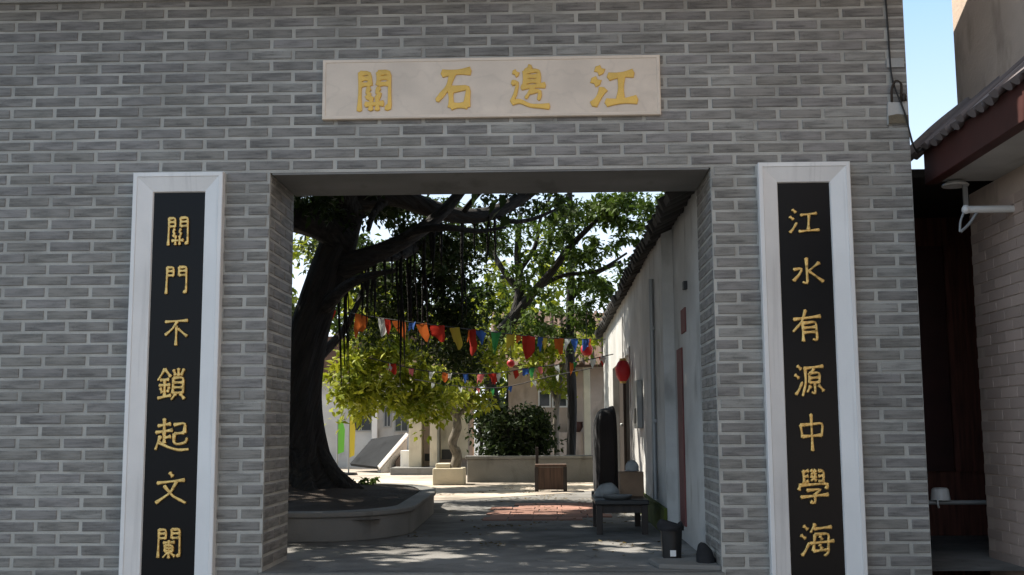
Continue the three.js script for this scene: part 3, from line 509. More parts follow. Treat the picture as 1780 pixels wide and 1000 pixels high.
// clumps: [centre, rx, ry, rz, leaves]; tone: [dark colour, light colour] linear
function leaves(clumps, size, tone, opt = {}) {
  const P = [], N = [], K = [], I = [], U = []; let n = 0;
  const gap = opt.gap ?? true, sub = opt.sub ?? 0.28;
  for (const [c, rx, ry, rz, count] of clumps) {
    const twigs = Math.max(3, Math.round(count / (opt.perTwig ?? 22)));
    for (let k = 0; k < twigs; k++) {
      let a, b, d; do { a = rr(-1, 1); b = rr(-1, 1); d = rr(-1, 1); } while (a * a + b * b + d * d > 1 || (opt.shell && a * a + b * b + d * d < 0.2));
      const tx = c.x + a * rx, ty = c.y + b * ry, tz = c.z + d * rz, dir = V(rr(-1, 1), rr(-0.9, 0.35), rr(-1, 1)).normalize(), L = sub * rr(0.6, 1.3), tw = rnd();
      for (let i = 0; i < (opt.perTwig ?? 22); i++) {
        const s = rnd(), x = tx + dir.x * L * s + rr(-1, 1) * L * 0.36, y = ty + dir.y * L * s + rr(-1, 1) * L * 0.30, z = tz + dir.z * L * s + rr(-1, 1) * L * 0.36;
        if (gap && inGap(x, y, z)) continue;
        if (opt.keep && !opt.keep(x, y, z)) continue;
        const len = size * rr(0.65, 1.25), wid = len * rr(0.42, 0.58);
        const ax = V(rr(-1, 1), rr(-1.1, 0.3), rr(-1, 1)).normalize(), nn = V(rr(-0.8, 0.8), 1, rr(-0.8, 0.8)); const side = ax.clone().cross(nn).normalize(); const up = side.clone().cross(ax).normalize();
        const q = [V(x, y, z), V(x, y, z).addScaledVector(ax, len * 0.45).addScaledVector(side, wid * 0.5).addScaledVector(up, len * 0.06), V(x, y, z).addScaledVector(ax, len).addScaledVector(up, -len * 0.10), V(x, y, z).addScaledVector(ax, len * 0.45).addScaledVector(side, -wid * 0.5).addScaledVector(up, len * 0.06)];
        const m = Math.min(1, Math.max(0, tw * 0.6 + rnd() * 0.4)), br = rr(0.8, 1.2);
        for (const v of q) { P.push(v.x, v.y, v.z); N.push(up.x, up.y, up.z); U.push(0, 0); K.push((tone[0][0] + (tone[1][0] - tone[0][0]) * m) * br, (tone[0][1] + (tone[1][1] - tone[0][1]) * m) * br, (tone[0][2] + (tone[1][2] - tone[0][2]) * m) * br); }
        I.push(n, n + 1, n + 2, n, n + 2, n + 3); n += 4;
      }
    }
  }
  const g = new THREE.BufferGeometry();
  g.setAttribute('position', new THREE.Float32BufferAttribute(P, 3)); g.setAttribute('normal', new THREE.Float32BufferAttribute(N, 3)); g.setAttribute('uv', new THREE.Float32BufferAttribute(U, 2)); g.setAttribute('color', new THREE.Float32BufferAttribute(K, 3)); g.setIndex(I);
  return g;
}
const cl = (u, v, z, ru, rv, rz, n) => [onZ(u, v, z), ru / ppm(z), rv / ppm(z), rz, n];
const DARK = [[0.022, 0.038, 0.010], [0.050, 0.080, 0.018]], MID = [[0.036, 0.070, 0.010], [0.100, 0.155, 0.020]], SUNLIT = [[0.13, 0.19, 0.014], [0.40, 0.41, 0.03]], FAR = [[0.045, 0.080, 0.014], [0.12, 0.16, 0.022]];  // the brightest yellow tone has the sunlight on lit leaves painted in
{
  const t = thing('banyan_tree', 'great dark banyan with hanging aerial roots in the rounded planter', 'tree');
  const z0 = -4.6, Pz = (u, v, dz = 0) => onZ(u, v, z0 + dz), R = px => px / ppm(z0);
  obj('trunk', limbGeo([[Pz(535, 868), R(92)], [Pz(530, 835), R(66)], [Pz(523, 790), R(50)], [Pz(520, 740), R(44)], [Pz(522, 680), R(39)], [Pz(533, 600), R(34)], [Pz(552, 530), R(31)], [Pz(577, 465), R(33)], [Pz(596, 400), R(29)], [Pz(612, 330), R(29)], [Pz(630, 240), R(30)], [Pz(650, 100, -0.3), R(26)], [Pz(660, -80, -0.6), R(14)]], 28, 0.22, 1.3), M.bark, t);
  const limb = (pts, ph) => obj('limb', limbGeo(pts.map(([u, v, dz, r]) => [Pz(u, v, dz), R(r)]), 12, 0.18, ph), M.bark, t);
  limb([[585, 470, 0, 24], [625, 452, 0.1, 20], [670, 433, 0.1, 16], [715, 410, 0, 13], [760, 378, -0.2, 11], [800, 335, -0.4, 9], [850, 260, -0.6, 8]], 2);
  limb([[600, 420, 0, 30], [560, 395, 0.2, 26], [520, 380, 0.4, 24], [470, 365, 0.6, 20], [400, 330, 0.9, 14]], 3);
  limb([[610, 350, 0, 26], [680, 340, -0.2, 20], [740, 360, -0.5, 17], [800, 376, -0.9, 15], [850, 372, -1.2, 14], [895, 350, -1.5, 13], [940, 320, -1.8, 10], [1000, 270, -2.0, 6]], 4);
  limb([[610, 380, 0, 26], [590, 330, 0.3, 22], [560, 270, 0.8, 18], [540, 150, 1.4, 12]], 5);
  limb([[640, 446, 0.1, 10], [690, 445, -0.4, 9], [720, 430, -0.9, 10], [770, 395, -1.6, 8]], 6);
  limb([[735, 362, -0.45, 14], [700, 330, -0.4, 12], [690, 260, -0.5, 8]], 7);
  // a root flare and side stem to the right of the trunk
  obj('root', limbGeo([[Pz(530, 760), R(26)], [Pz(560, 815, 0.1), R(26)], [Pz(592, 848, 0.15), R(22)], [Pz(622, 866, 0.2), R(16)], [Pz(655, 880, 0.2), R(8)]], 12, 0.25, 7), M.bark, t);
  obj('root', limbGeo([[Pz(520, 780, 0.1), R(26)], [Pz(530, 845, 0.4), R(24)], [Pz(548, 885, 0.8), R(10)]], 12, 0.25, 9), M.bark, t);
  for (const [pts, ph] of [[[[700, 416, 0, 8], [730, 400, 0.3, 7], [780, 396, 0.4, 6], [830, 402, 0.2, 4], [880, 395, 0, 2]], 11], [[[560, 540, 0, 14], [600, 500, 0.5, 9], [640, 480, 0.8, 6], [690, 470, 1.0, 3]], 12], [[[800, 376, -0.9, 7], [820, 350, -0.8, 5], [850, 320, -0.8, 3]], 13], [[[680, 342, -0.2, 8], [650, 370, 0.1, 6], [640, 400, 0.4, 4]], 14], [[[855, 372, -1.2, 6], [890, 385, -1.3, 5], [930, 380, -1.5, 4], [975, 360, -1.7, 2]], 15], [[[530, 640, 0.1, 12], [565, 610, -0.4, 9], [600, 570, -0.8, 7], [625, 520, -1.1, 5], [640, 470, -1.3, 3]], 16]]) limb(pts, ph);
  // aerial roots hang in loose bundles of thin strands
  for (const [u, v0, v1, dz, k, spread] of [[596, 475, 690, -0.3, 5, 16], [706, 410, 680, -0.4, 7, 14], [724, 405, 650, -0.9, 7, 16], [808, 380, 668, -0.9, 3, 6], [765, 378, 500, -0.6, 4, 20], [660, 436, 560, 0, 5, 26], [845, 376, 480, -1.1, 4, 30], [748, 376, 540, -0.5, 3, 8], [640, 450, 600, -0.1, 3, 12]])
    for (let i = 0; i < k; i++) {
      const x = u + rr(-spread, spread), e = v1 - (v1 - v0) * rr(0, 0.45), r = rr(1.1, 3.2), sw = rr(-6, 6);
      obj('aerial_root', limbGeo([[Pz(x, v0, dz), R(r)], [Pz(x + rr(-4, 4), (v0 * 2 + e) / 3, dz), R(r * 0.9)], [Pz(x + sw * 0.6, (v0 + 2 * e) / 3, dz), R(r * 0.8)], [Pz(x + sw, e, dz), R(r * 0.3)]], 6, 0.4, x), M.bark, t);
    }
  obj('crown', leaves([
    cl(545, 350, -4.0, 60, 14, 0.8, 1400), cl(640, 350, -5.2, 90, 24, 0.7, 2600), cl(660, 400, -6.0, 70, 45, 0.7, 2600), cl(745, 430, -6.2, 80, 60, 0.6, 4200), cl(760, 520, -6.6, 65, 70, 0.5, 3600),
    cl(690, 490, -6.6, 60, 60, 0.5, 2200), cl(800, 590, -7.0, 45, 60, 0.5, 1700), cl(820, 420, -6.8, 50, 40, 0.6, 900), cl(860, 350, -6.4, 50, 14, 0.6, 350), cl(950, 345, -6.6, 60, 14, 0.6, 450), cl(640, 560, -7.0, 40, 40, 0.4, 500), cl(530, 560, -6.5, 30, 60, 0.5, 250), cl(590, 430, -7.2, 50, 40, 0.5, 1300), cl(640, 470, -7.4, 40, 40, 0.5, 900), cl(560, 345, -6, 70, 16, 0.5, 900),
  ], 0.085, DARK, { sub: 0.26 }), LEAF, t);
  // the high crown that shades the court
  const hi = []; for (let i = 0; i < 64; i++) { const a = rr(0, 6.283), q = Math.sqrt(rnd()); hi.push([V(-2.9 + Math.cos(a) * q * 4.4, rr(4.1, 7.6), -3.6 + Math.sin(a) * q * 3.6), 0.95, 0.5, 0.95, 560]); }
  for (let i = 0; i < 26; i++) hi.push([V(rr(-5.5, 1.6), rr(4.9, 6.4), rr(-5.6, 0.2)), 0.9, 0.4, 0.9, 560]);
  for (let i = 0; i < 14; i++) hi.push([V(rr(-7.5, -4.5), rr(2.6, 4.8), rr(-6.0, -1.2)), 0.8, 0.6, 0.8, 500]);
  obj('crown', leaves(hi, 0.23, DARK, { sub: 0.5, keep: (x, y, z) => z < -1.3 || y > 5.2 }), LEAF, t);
}
function tree(name, label, mat, limbs, clumps, size, tone, opt = {}) {
  const t = thing(name, label, 'tree', 0, 0, 0, 0, opt.group);
  limbs.forEach((l, i) => obj(i ? 'limb' : 'trunk', limbGeo(l.map(([u, v, z, r]) => [onZ(u, v, z), r / ppm(z)]), i ? 8 : 12, 0.16, i * 2.1 + l[0][0]), mat, t));
  obj('crown', leaves(clumps, size, tone, opt), LEAF, t); return t;
}
// the branching tree behind the long planter
tree('shade_tree', 'slender forked tree with thin open crown behind the long planter', M.bark, [
  [[862, 815, -12.1, 13], [868, 740, -12.1, 11], [850, 650, -12, 10], [862, 590, -12, 11], [895, 548, -12, 10], [905, 500, -12, 8], [900, 440, -12, 6], [905, 370, -12, 4]],
  [[895, 548, -12, 9], [930, 505, -11.8, 8], [960, 470, -11.5, 7], [990, 430, -11.3, 6], [1040, 380, -11, 4], [1090, 330, -10.8, 3]],
  [[903, 505, -12, 6], [875, 470, -12, 5], [850, 420, -12.2, 4], [845, 370, -12.4, 3]],
  [[935, 500, -11.8, 5], [975, 480, -11.8, 4], [1040, 470, -11.5, 3], [1090, 440, -11.5, 2]],
  [[905, 470, -12, 4], [930, 430, -12, 4], [940, 380, -12, 3], [960, 335, -12, 2]],
], [cl(880, 400, -12, 55, 40, 0.7, 600), cl(930, 470, -11.8, 50, 50, 0.7, 680), cl(960, 390, -11.5, 50, 45, 0.7, 800), cl(1020, 450, -11.3, 50, 50, 0.7, 800), cl(900, 570, -12, 60, 40, 0.6, 700), cl(850, 520, -12.4, 40, 50, 0.6, 400), cl(1070, 400, -11, 50, 40, 0.7, 660), cl(1010, 360, -11, 60, 20, 0.6, 660), cl(1110, 450, -11, 30, 40, 0.7, 480), [V(-3.2, 5.3, -13.2), 1.3, 0.6, 1.0, 900], [V(-2.2, 5.0, -13.4), 1.0, 0.5, 0.9, 700]], 0.115, MID, { gap: false, sub: 0.27, perTwig: 40 });  // last two high clumps are unseen, added to cast shade on the shrubs
tree('tall_tree', 'straight thin tree with dark open leaves near the tiled eave', M.bark, [
  [[992, 800, -13.4, 8], [994, 700, -13.4, 8], [990, 600, -13.4, 8], [992, 500, -13.4, 7], [994, 420, -13.4, 6], [990, 330, -13.4, 5]],
  [[992, 520, -13.4, 5], [1030, 480, -13.2, 4], [1080, 455, -13, 3]], [[993, 450, -13.4, 4], [960, 410, -13.4, 3], [940, 350, -13.4, 2]],
], [cl(1040, 500, -13, 50, 30, 0.7, 882), cl(1130, 370, -9.8, 50, 35, 0.8, 760), cl(1160, 430, -9.5, 30, 40, 0.7, 630), cl(1080, 350, -10.5, 60, 20, 0.8, 882), cl(1000, 560, -13, 50, 40, 0.6, 650), cl(940, 560, -13, 50, 40, 0.6, 500)], 0.115, MID, { gap: false, sub: 0.27, perTwig: 40 });
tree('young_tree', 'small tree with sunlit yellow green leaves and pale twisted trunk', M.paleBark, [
  [[790, 818, -10.7, 10], [794, 790, -10.7, 8], [786, 770, -10.7, 8], [794, 745, -10.7, 8], [790, 715, -10.7, 6], [770, 680, -10.5, 5]],
  [[792, 722, -10.7, 4], [740, 690, -10.2, 3.5], [690, 650, -9.8, 3]], [[792, 730, -10.7, 4], [820, 690, -10.8, 3], [840, 640, -10.8, 2]], [[770, 680, -10.5, 4], [720, 620, -10, 3], [680, 580, -9.8, 2]],
], [cl(735, 685, -9.8, 60, 42, 0.5, 1300), cl(680, 640, -9.4, 60, 50, 0.5, 1200), cl(615, 640, -9.4, 42, 70, 0.5, 900), cl(680, 565, -9.6, 70, 50, 0.5, 1100), cl(640, 510, -9.8, 40, 40, 0.5, 420), cl(860, 600, -10.4, 45, 35, 0.5, 520), cl(800, 560, -10.2, 40, 40, 0.5, 380), cl(770, 640, -10.4, 50, 40, 0.5, 500), cl(640, 690, -9.6, 60, 25, 0.5, 650), cl(820, 680, -10.8, 40, 40, 0.4, 400)], 0.13, SUNLIT, { gap: false, sub: 0.3, perTwig: 16 });
tree('olive_tree', 'low sunlit yellow green tree before the brown tiled roof', M.paleBark, [
  [[968, 815, -14.2, 6], [966, 740, -14.2, 5], [972, 680, -14.2, 4], [985, 620, -14.2, 3]], [[968, 700, -14.2, 3], [945, 650, -14.2, 2], [930, 610, -14.2, 2]], [[975, 660, -14.2, 3], [1010, 610, -14.2, 2], [1035, 580, -14.2, 2]],
], [cl(985, 600, -14.2, 40, 30, 0.5, 420), cl(950, 640, -14.2, 28, 40, 0.5, 380), cl(1030, 575, -14.3, 25, 22, 0.4, 200), cl(925, 610, -14.2, 25, 30, 0.4, 240), cl(970, 670, -14.2, 22, 20, 0.4, 160), cl(905, 560, -14.2, 40, 35, 0.5, 380)], 0.14, SUNLIT, { gap: false, sub: 0.3, perTwig: 14 });
// dark shrubs on the long planter
function shrub(label, u, v, z, ru, rv, n, stems, tone = DARK) {
  const b = onZ(u, 803, z), t = thing('shrub', label, 'shrub');
  for (const s of stems) obj('stem', limbGeo([[onZ(s, 806, z + 0.1), 0.035], [onZ(s + 5, 765, z), 0.03], [onZ(s - 4, 715, z), 0.02]], 7, 0.2, s), M.bark, t);
  obj('foliage', leaves([cl(u, v, z, ru, rv, 0.4, n * 1.4)], 0.10, tone, { gap: false, sub: 0.24 }), LEAF, t);
}
shrub('rounded dark shrub at the end of the long planter', 925, 752, -12.0, 32, 48, 1900, [905, 935]);
shrub('dark shrub with pale stems on the long planter', 860, 728, -11.9, 42, 34, 1500, [832, 852, 876]);
shrub('low dark shrub under the slender forked tree', 885, 780, -11.8, 50, 22, 1100, [880, 900]);
{ // long planter and pale block
  const t = thing('long_planter', 'long low stone planter wall across the courtyard', 'planter');
  const A = onY(808, 842), yTop = 0.375;
  obj('wall', rbox(A.x, 1.0, 0, yTop, -11.6, -11.35, 0.012), M.kerb, t); obj('coping', rbox(A.x - 0.03, 1.03, yTop + 0.0005, yTop + 0.05, -11.65, -11.31, 0.012), M.kerb, t);
  obj('end_wall', rbox(A.x, A.x + 0.25, 0, yTop, -13.2, -11.601, 0.012), M.kerb, t); obj('soil', box(A.x + 0.26, 1.0, 0.0, 0.33, -13.2, -11.61), M.soil, t);
  const b = thing('stone_block', 'pale stone planter box round the twisted young tree', 'planter', -1.56, 0, -10.75);
  obj('box', rbox(-0.24, 0.24, 0, 0.26, -0.26, 0.26, 0.02), M.cream, b); obj('cap', rbox(-0.20, 0.02, 0.2605, 0.33, -0.2, 0.2, 0.02), M.cream, b);
  for (let i = 0; i < 9; i++) { const pz = rr(-5.9, -4.8), w = thing('weed', 'small weed sprouting at the planter edge', 'plant', 0, 0, 0, 0, 'weeds along the planter edge'); const p = V(rr(-2.9, -1.5), 0.2, pz); obj('leaf_tuft', leaves([[V(p.x, 0.28, p.z), 0.09, 0.07, 0.09, 60]], 0.07, MID, { gap: false, sub: 0.08, perTwig: 12 }), LEAF, w); }
}

{
  const fl = []; for (let i = 0; i < 26; i++) fl.push([V(rr(-1.4, 0.9), 0.006, rr(-10.5, -0.9)), 0.5, 0.0, 0.5, 16]);
  const g = leaves(fl, 0.055, [[0.10, 0.07, 0.02], [0.22, 0.16, 0.04]], { gap: false, sub: 0.3, perTwig: 8 }), p = g.attributes.position;
  for (let i = 0; i < p.count; i += 4) { const y0 = p.getY(i); for (let k = 0; k < 4; k++) p.setY(i + k, 0.007 + Math.abs(p.getY(i + k) - y0) * 0.22); }
  const o = obj('fallen_leaves', g, LEAF); o.userData.kind = 'stuff'; tag(o, 'dry brown leaves scattered over the courtyard floor', 'leaves');
}

// ------------------------------------------------------------------ houses at the far side of the court
{
  const zW = -19, p = (u, v) => onZ(u, v, zW), t = thing('white_house', 'pale white house with dark windows behind the grey shed roof', 'house');
  const a = p(470, 655), b = p(760, 838);
  obj('wall', box(a.x, b.x, 0, a.y, zW - 3, zW), M.lime, t);
  obj('roof', prism([[a.x - 0.3, a.y + 0.001], [b.x + 0.3, a.y + 0.001], [b.x - 0.2, a.y + 0.9], [a.x + 0.2, a.y + 0.9]], zW - 3.2, zW + 0.3), M.brownTile, t);
  for (const [u0, u1, v0, v1] of [[612, 645, 708, 748], [669, 678, 705, 741], [688, 708, 705, 749]]) {
    const c = p(u0, v0), d = p(u1, v1), w = obj('window', box(c.x - 0.03, d.x + 0.03, d.y - 0.03, c.y + 0.03, zW + 0.001, zW + 0.03), M.greyMetal, t);
    const half = (c.x + d.x) / 2; obj('pane', box(c.x, half - 0.012, d.y, c.y, zW + 0.026, zW + 0.034), M.glass, w); obj('pane', box(half + 0.012, d.x, d.y, c.y, zW + 0.026, zW + 0.034), M.glass, w);
  }
  const g = p(655, 720), h = p(655, 760); obj('pilaster', box(p(648, 700).x, p(657, 700).x, 0, a.y, zW + 0.001, zW + 0.12), M.white, t);
}
{ // grey shed with a steep roof and white barge board
  const t = thing('grey_shed', 'small shed with dark grey sloping roof and white edge board', 'shed');
  const A = onZ(608, 806, -16.4), B = onZ(656, 812, -15.4), D = onZ(646, 763, -17.2), E = onZ(706, 754, -16.2);
  const quad = (a, b, c, d, th) => { const n = b.clone().sub(a).cross(d.clone().sub(a)).normalize().multiplyScalar(th), q = [a, b, c, d].map(v => v.clone().sub(n)), o = [a, b, c, d], P = [], f = (w, x, y, z) => P.push(...w.toArray(), ...x.toArray(), ...y.toArray(), ...w.toArray(), ...y.toArray(), ...z.toArray()); f(...o); f(q[3], q[2], q[1], q[0]); for (let i = 0; i < 4; i++) { const j = (i + 1) % 4; f(o[i], q[i], q[j], o[j]); } const g = new THREE.BufferGeometry(); g.setAttribute('position', new THREE.Float32BufferAttribute(P, 3)); g.computeVertexNormals(); return metric(g); };
  obj('roof', quad(A, B, E, D, 0.06), M.greyRoof, t);
  const up = V(0, 0.02, 0), out = V(0.05, -0.02, 0.03);
  obj('barge_board', quad(B.clone().add(up), B.clone().add(out), E.clone().add(out), E.clone().add(up), 0.05), M.white, t);
  obj('wall', [quad(V(B.x + 0.05, 0, B.z - 0.12), V(E.x, 0, E.z - 0.12), V(E.x, E.y - 0.1, E.z - 0.12), V(B.x + 0.05, B.y - 0.05, B.z - 0.12), 0.08)], M.limeGrey, t);
  obj('doorway', quad(V(B.x + 0.32, 0.02, B.z - 0.34), V(E.x - 0.02, 0.02, E.z - 0.10), V(E.x - 0.02, E.y - 0.32, E.z - 0.10), V(B.x + 0.32, B.y + 0.10, B.z - 0.34), 0.02), M.darkWood, t);
  const c = onZ(706, 812, -15.2); obj('step_block', rbox(c.x - 0.1, c.x + 0.12, 0, 0.45, -15.5, -15.1, 0.01), M.white, t);
}
{ // cream pavilion with pillars
  const zW = -14.8, p = (u, v, z = zW) => onZ(u, v, z), t = thing('cream_pavilion', 'cream pavilion with two tall square pillars beside the shed', 'building');
  const l = p(716, 700).x, r = p(812, 700).x, top = p(760, 620).y;
  obj('wall', box(l, r, 0, top, zW - 2, zW - 0.3), M.beige, t);
  obj('pillar', rbox(p(716, 0).x, p(737, 0).x, 0.10, top, zW - 0.299, zW + 0.1, 0.01), M.cream, t);
  obj('pillar', rbox(p(752, 0).x, p(764, 0).x, 0.10, top, zW - 0.299, zW + 0.25, 0.01), M.cream, t);
  obj('side_panel', box(p(766, 0).x, r, 0.3, top, zW - 0.299, zW - 0.2), M.cream, t);
  obj('vent', box(p(737, 0).x + 0.02, p(747, 0).x, p(0, 806).y, p(0, 793).y, zW - 0.299, zW - 0.28), M.black, t);
  obj('vent', box(p(768, 0).x, p(788, 0).x, p(0, 803).y, p(0, 786).y, zW - 0.1995, zW - 0.17), M.black, t);
  obj('plinth', rbox(p(690, 0).x, p(808, 0).x, 0, 0.14, zW - 0.298, zW + 0.45, 0.01), M.kerb, t);
  obj('roof', box(l - 0.3, r + 0.3, top + 0.001, top + 0.18, zW - 2.3, zW + 0.5), M.greyRoof, t);
}
{ // brown roofed house at the back on the right
  const zW = -15.6, p = (u, v, z = zW) => onZ(u, v, z), t = thing('back_house', 'beige house with brown tiled roof at the back of the court', 'house');
  const l = p(880, 0).x, r = p(1075, 0).x, top = p(0, 640).y;
  obj('wall', box(l, r, 0, top, zW - 3, zW), M.beigeUp, t);
  obj('pillar', rbox(p(1004, 0).x, p(1015, 0).x, 0, top, zW + 0.3, zW + 0.45, 0.01), M.cream, t);
  obj('porch_wall', rbox(p(930, 0).x, p(1003, 0).x, 0, p(0, 757).y, zW + 0.25, zW + 0.35, 0.01), M.beige, t);
  for (const [u0, u1] of [[938, 955], [962, 984]]) { const a = p(u0, 682), b = p(u1, 706), w = obj('window', box(a.x - 0.03, b.x + 0.03, b.y - 0.03, a.y + 0.03, zW + 0.001, zW + 0.03), M.white, t); obj('pane', box(a.x, b.x, b.y, a.y, zW + 0.025, zW + 0.035), M.glass, w); }
  const sl = 0.50; const rf = box(l - 0.4, r + 0.5, 0, 0.06, -2.6, 0).applyMatrix4(new THREE.Matrix4().makeRotationX(sl)).translate(0, top - 0.1, zW + 0.5);
  obj('roof', metric(rf), M.brownTile, t);
  const cg = metric(new THREE.CylinderGeometry(0.05, 0.05, 2.6, 6).rotateX(Math.PI / 2).translate(0, 0.07, -1.3).applyMatrix4(new THREE.Matrix4().makeRotationX(sl)));
  for (let x = l - 0.35; x < r + 0.5; x += 0.2) { const m = obj('roof_tile_row', cg, M.brownTile, t); m.position.set(x, top - 0.1, zW + 0.5); }
  const pot = thing('clay_pot', 'dark red clay pot on the porch wall of the back house', 'pot', p(1000, 757).x, p(0, 757).y + 0.001, zW + 0.3);
  obj('body', new THREE.LatheGeometry([[0, 0], [0.09, 0], [0.15, 0.1], [0.14, 0.18], [0.16, 0.2], [0.13, 0.2], [0, 0.18]].map(q => new THREE.Vector2(...q)), 16), mk(0.09, 0.035, 0.025, { map: tGrain }), pot);
}
// feather banners on the left
for (const [u, v, h, w, col, lab, z] of [[606, 796, 72, 11, [0.70, 0.58, 0.06], 'yellow feather banner standing beside the banyan trunk', -14.5], [586, 790, 60, 13, [0.22, 0.60, 0.08], 'bright green feather banner standing beside the yellow one', -14.8]]) {
  const b = onZ(u, v, z), t = thing('feather_banner', lab, 'banner', b.x, 0, z), s = 1 / ppm(z);
  obj('pole', new THREE.CylinderGeometry(0.012, 0.016, h * s + b.y, 8).translate(0, (h * s + b.y) / 2, 0), M.greyMetal, t);
  obj('cloth', prism([[0.012, b.y], [w * s * 0.9, b.y + 4 * s], [w * s, b.y + h * s * 0.7], [w * s * 0.7, b.y + h * s * 0.94], [0.012, b.y + h * s]].map(q => q), -0.004, 0.004), new THREE.MeshPhysicalMaterial({ color: C(...col), roughness: 0.8, transmission: 0.3, thickness: 0 }), t);
  obj('base', new THREE.CylinderGeometry(0.16, 0.18, 0.05, 14).translate(0, 0.025, 0), M.black, t);
}

// ------------------------------------------------------------------ trees beyond the court
const bg = (label, u, z, top, spread, n, tone, seedlimbs = 0) => {
  const base = onZ(u, 700, z), r = spread / ppm(z), hT = onZ(u, top, z).y, t = thing('background_tree', label, 'tree', 0, 0, 0, 0, 'trees beyond the court');
  obj('trunk', limbGeo([[V(base.x, 0, z), 0.22], [V(base.x + 0.2, hT * 0.4, z), 0.17], [V(base.x - 0.1, hT * 0.8, z), 0.08]], 8, 0.2, u), M.bark, t);
  for (let i = 0; i < 4; i++) { const a = i * 1.6 + u; obj('limb', limbGeo([[V(base.x + 0.1, hT * (0.32 + i * 0.1), z), 0.09], [V(base.x + Math.cos(a) * r * 0.5, hT * (0.5 + i * 0.1), z + Math.sin(a) * 0.5), 0.06], [V(base.x + Math.cos(a) * r * 0.85, hT * (0.62 + i * 0.09), z + Math.sin(a)), 0.02]], 6, 0.2, a), M.bark, t); }
  const c = []; for (let i = 0; i < 16; i++) { const a = rr(0, 6.28), q = Math.sqrt(rnd()); c.push([V(base.x + Math.cos(a) * q * r, hT * rr(0.32, 0.95), z + Math.sin(a) * 1.2), r * 0.33, hT * 0.10, 0.8, n / 16]); }
  obj('crown', leaves(c, 0.24, tone, { gap: false, sub: 0.55, perTwig: 16 }), LEAF, t);
};
bg('bushy sunlit tree seen to the left of the banyan trunk', 500, -24, 400, 90, 2600, SUNLIT);
bg('broad green tree behind the white house roof', 640, -24, 380, 120, 3400, FAR);
bg('green tree rising behind the cream pavilion', 770, -22, 470, 110, 3000, FAR);
bg('pale green tree behind the slender forked tree', 880, -23, 400, 90, 1900, SUNLIT);
bg('leafy tree rising behind the brown tiled roof', 1000, -24, 520, 90, 2000, FAR);

// ------------------------------------------------------------------ bunting and lanterns
function bunting(label, ends, flags, z, more = 0) {
  const t = thing('bunting', label, 'bunting');
  const pts = ends.map(([u, v, dz]) => onZ(u, v, z + dz)), curve = new THREE.CatmullRomCurve3(pts);
  obj('cord', new THREE.TubeGeometry(curve, 60, 0.006, 5), M.cable, t);
  const extra = []; for (let i = 0; i < more; i++) extra.push([(i + rr(0.2, 0.8)) / more, rr(0.07, 0.12), rr(0.09, 0.17), [RED, ORA, ORA, YEL, RED, PNK, GRN, BLU][Math.floor(rnd() * 8)]]);
  for (let [k, w, h, c] of [...flags, ...extra]) {
    const p = curve.getPoint(k), kind = rnd(), g = new THREE.PlaneGeometry(w *= 0.85, h *= 0.85, 5, 6).translate(0, -h / 2, 0), q = g.attributes.position, ph = rr(0, 30);
    for (let i = 0; i < q.count; i++) { const x = q.getX(i), y = q.getY(i), t = -y / h, cut = kind < 0.3 ? 1 - 0.85 * t : kind < 0.7 ? 1 - 0.15 * t : 1 - 0.5 * t * t; q.setXYZ(i, x * cut + 0.25 * w * t * Math.sin(ph), y * (1 + 0.25 * Math.sin(x / w * 5 + ph) * t), w * (0.55 * fbm(x / w * 1.3 + ph, t * 1.4, ph, 2) * (0.3 + t) + 0.12 * Math.sin(x / w * 6 + ph))); }
    g.computeVertexNormals(); const a = rr(-0.7, 0.7), m = obj('flag', g, new THREE.MeshPhysicalMaterial({ color: C(...c), roughness: 0.9, specularIntensity: 0.2, transmission: 0.35, thickness: 0, side: THREE.DoubleSide }), t);
    m.position.copy(p); m.rotation.set(rr(-0.25, 0.25), a, rr(-0.2, 0.2));
  }
}
const RED = [0.45, 0.04, 0.025], ORA = [0.50, 0.13, 0.03], YEL = [0.52, 0.42, 0.06], GRN = [0.06, 0.32, 0.10], BLU = [0.05, 0.13, 0.42], WHI = [0.7, 0.75, 0.72], PNK = [0.7, 0.2, 0.2];
bunting('upper string of large coloured flags across the court', [[560, 535, 1.7], [660, 553, 2.0], [760, 566, 2.0], [860, 578, 1.4], [960, 588, 0.7], [1052, 590, 0.2]], [[0.14, 0.20, 0.26, ORA], [0.21, 0.14, 0.20, WHI], [0.27, 0.2, 0.2, ORA], [0.345, 0.14, 0.2, ORA], [0.40, 0.2, 0.18, RED], [0.455, 0.16, 0.24, YEL], [0.515, 0.13, 0.30, RED], [0.55, 0.18, 0.16, BLU], [0.605, 0.14, 0.26, GRN], [0.655, 0.12, 0.2, YEL], [0.715, 0.2, 0.28, RED], [0.77, 0.12, 0.2, YEL], [0.825, 0.14, 0.19, ORA], [0.858, 0.10, 0.16, WHI], [0.885, 0.13, 0.18, BLU], [0.93, 0.13, 0.14, ORA]], -7.3, 7);
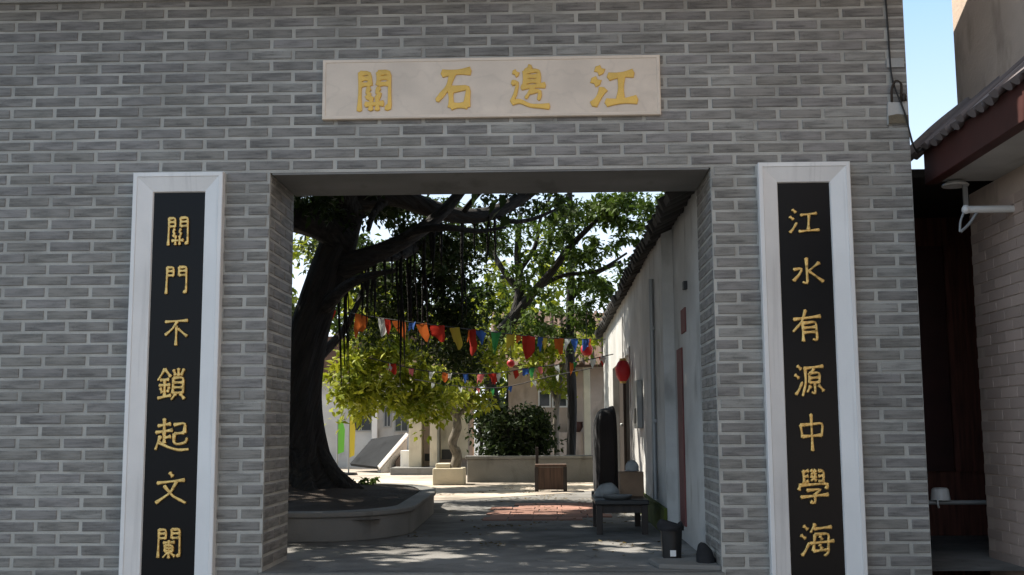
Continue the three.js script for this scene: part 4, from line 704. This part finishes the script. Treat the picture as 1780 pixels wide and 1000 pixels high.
bunting('lower string of small pale flags across the court', [[640, 622, 1.2], [740, 645, 1.0], [850, 650, 0.6], [920, 640, 0], [1000, 630, 0.1], [1066, 616, 0.4]], [[0.08, 0.07, 0.09, WHI], [0.15, 0.07, 0.09, PNK], [0.22, 0.08, 0.1, WHI], [0.275, 0.06, 0.08, WHI], [0.32, 0.07, 0.1, BLU], [0.37, 0.10, 0.11, PNK], [0.42, 0.07, 0.12, RED], [0.44, 0.07, 0.1, WHI], [0.53, 0.08, 0.1, RED], [0.585, 0.1, 0.09, BLU], [0.65, 0.07, 0.09, PNK], [0.72, 0.08, 0.1, WHI], [0.80, 0.07, 0.09, GRN], [0.89, 0.09, 0.11, WHI], [0.95, 0.08, 0.08, WHI]], -6.6, 6);
bunting('lowest string of tiny flags above the dark shrubs', [[720, 660, 0], [800, 672, 0], [870, 674, 0], [960, 654, 0], [1030, 640, 0]], [[0.1, 0.05, 0.07, WHI], [0.25, 0.06, 0.08, WHI], [0.36, 0.05, 0.07, PNK], [0.45, 0.06, 0.1, GRN], [0.55, 0.06, 0.08, BLU], [0.66, 0.06, 0.08, WHI], [0.78, 0.06, 0.1, WHI], [0.9, 0.06, 0.08, YEL]], -7.8);
function lantern(label, u, v, z, rw, rh) {
  const c = onZ(u, v, z), t = thing('lantern', label, 'lantern', c.x, c.y, c.z), g = new THREE.SphereGeometry(1, 24, 14), p = g.attributes.position;
  for (let i = 0; i < p.count; i++) { const a = Math.atan2(p.getZ(i), p.getX(i)), k = 1 + 0.03 * Math.cos(a * 12); p.setXYZ(i, p.getX(i) * rw * k, p.getY(i) * rh, p.getZ(i) * rw * k); }
  g.computeVertexNormals(); obj('shade', g, new THREE.MeshPhysicalMaterial({ color: C(0.62, 0.02, 0.025), roughness: 0.5, transmission: 0.25, thickness: 0 }), t);
  obj('cap', new THREE.CylinderGeometry(rw * 0.45, rw * 0.5, rh * 0.18, 14).translate(0, rh * 0.98, 0), M.gold, t); obj('base', new THREE.CylinderGeometry(rw * 0.5, rw * 0.42, rh * 0.16, 14).translate(0, -rh * 0.98, 0), M.gold, t);
  obj('hanger', new THREE.CylinderGeometry(0.004, 0.004, 0.5, 5).translate(0, rh + 0.25, 0), M.cable, t);
}
lantern('round red lantern hanging at the end of the flag string', 1020, 608, -7.2, 0.075, 0.085);
lantern('tall red lantern hanging before the dark side doorway', 1083, 645, -5.7, 0.082, 0.13);
lantern('small red lantern hanging among the pale flags', 888, 632, -7.4, 0.05, 0.05);

renderer.render(scene, camera);
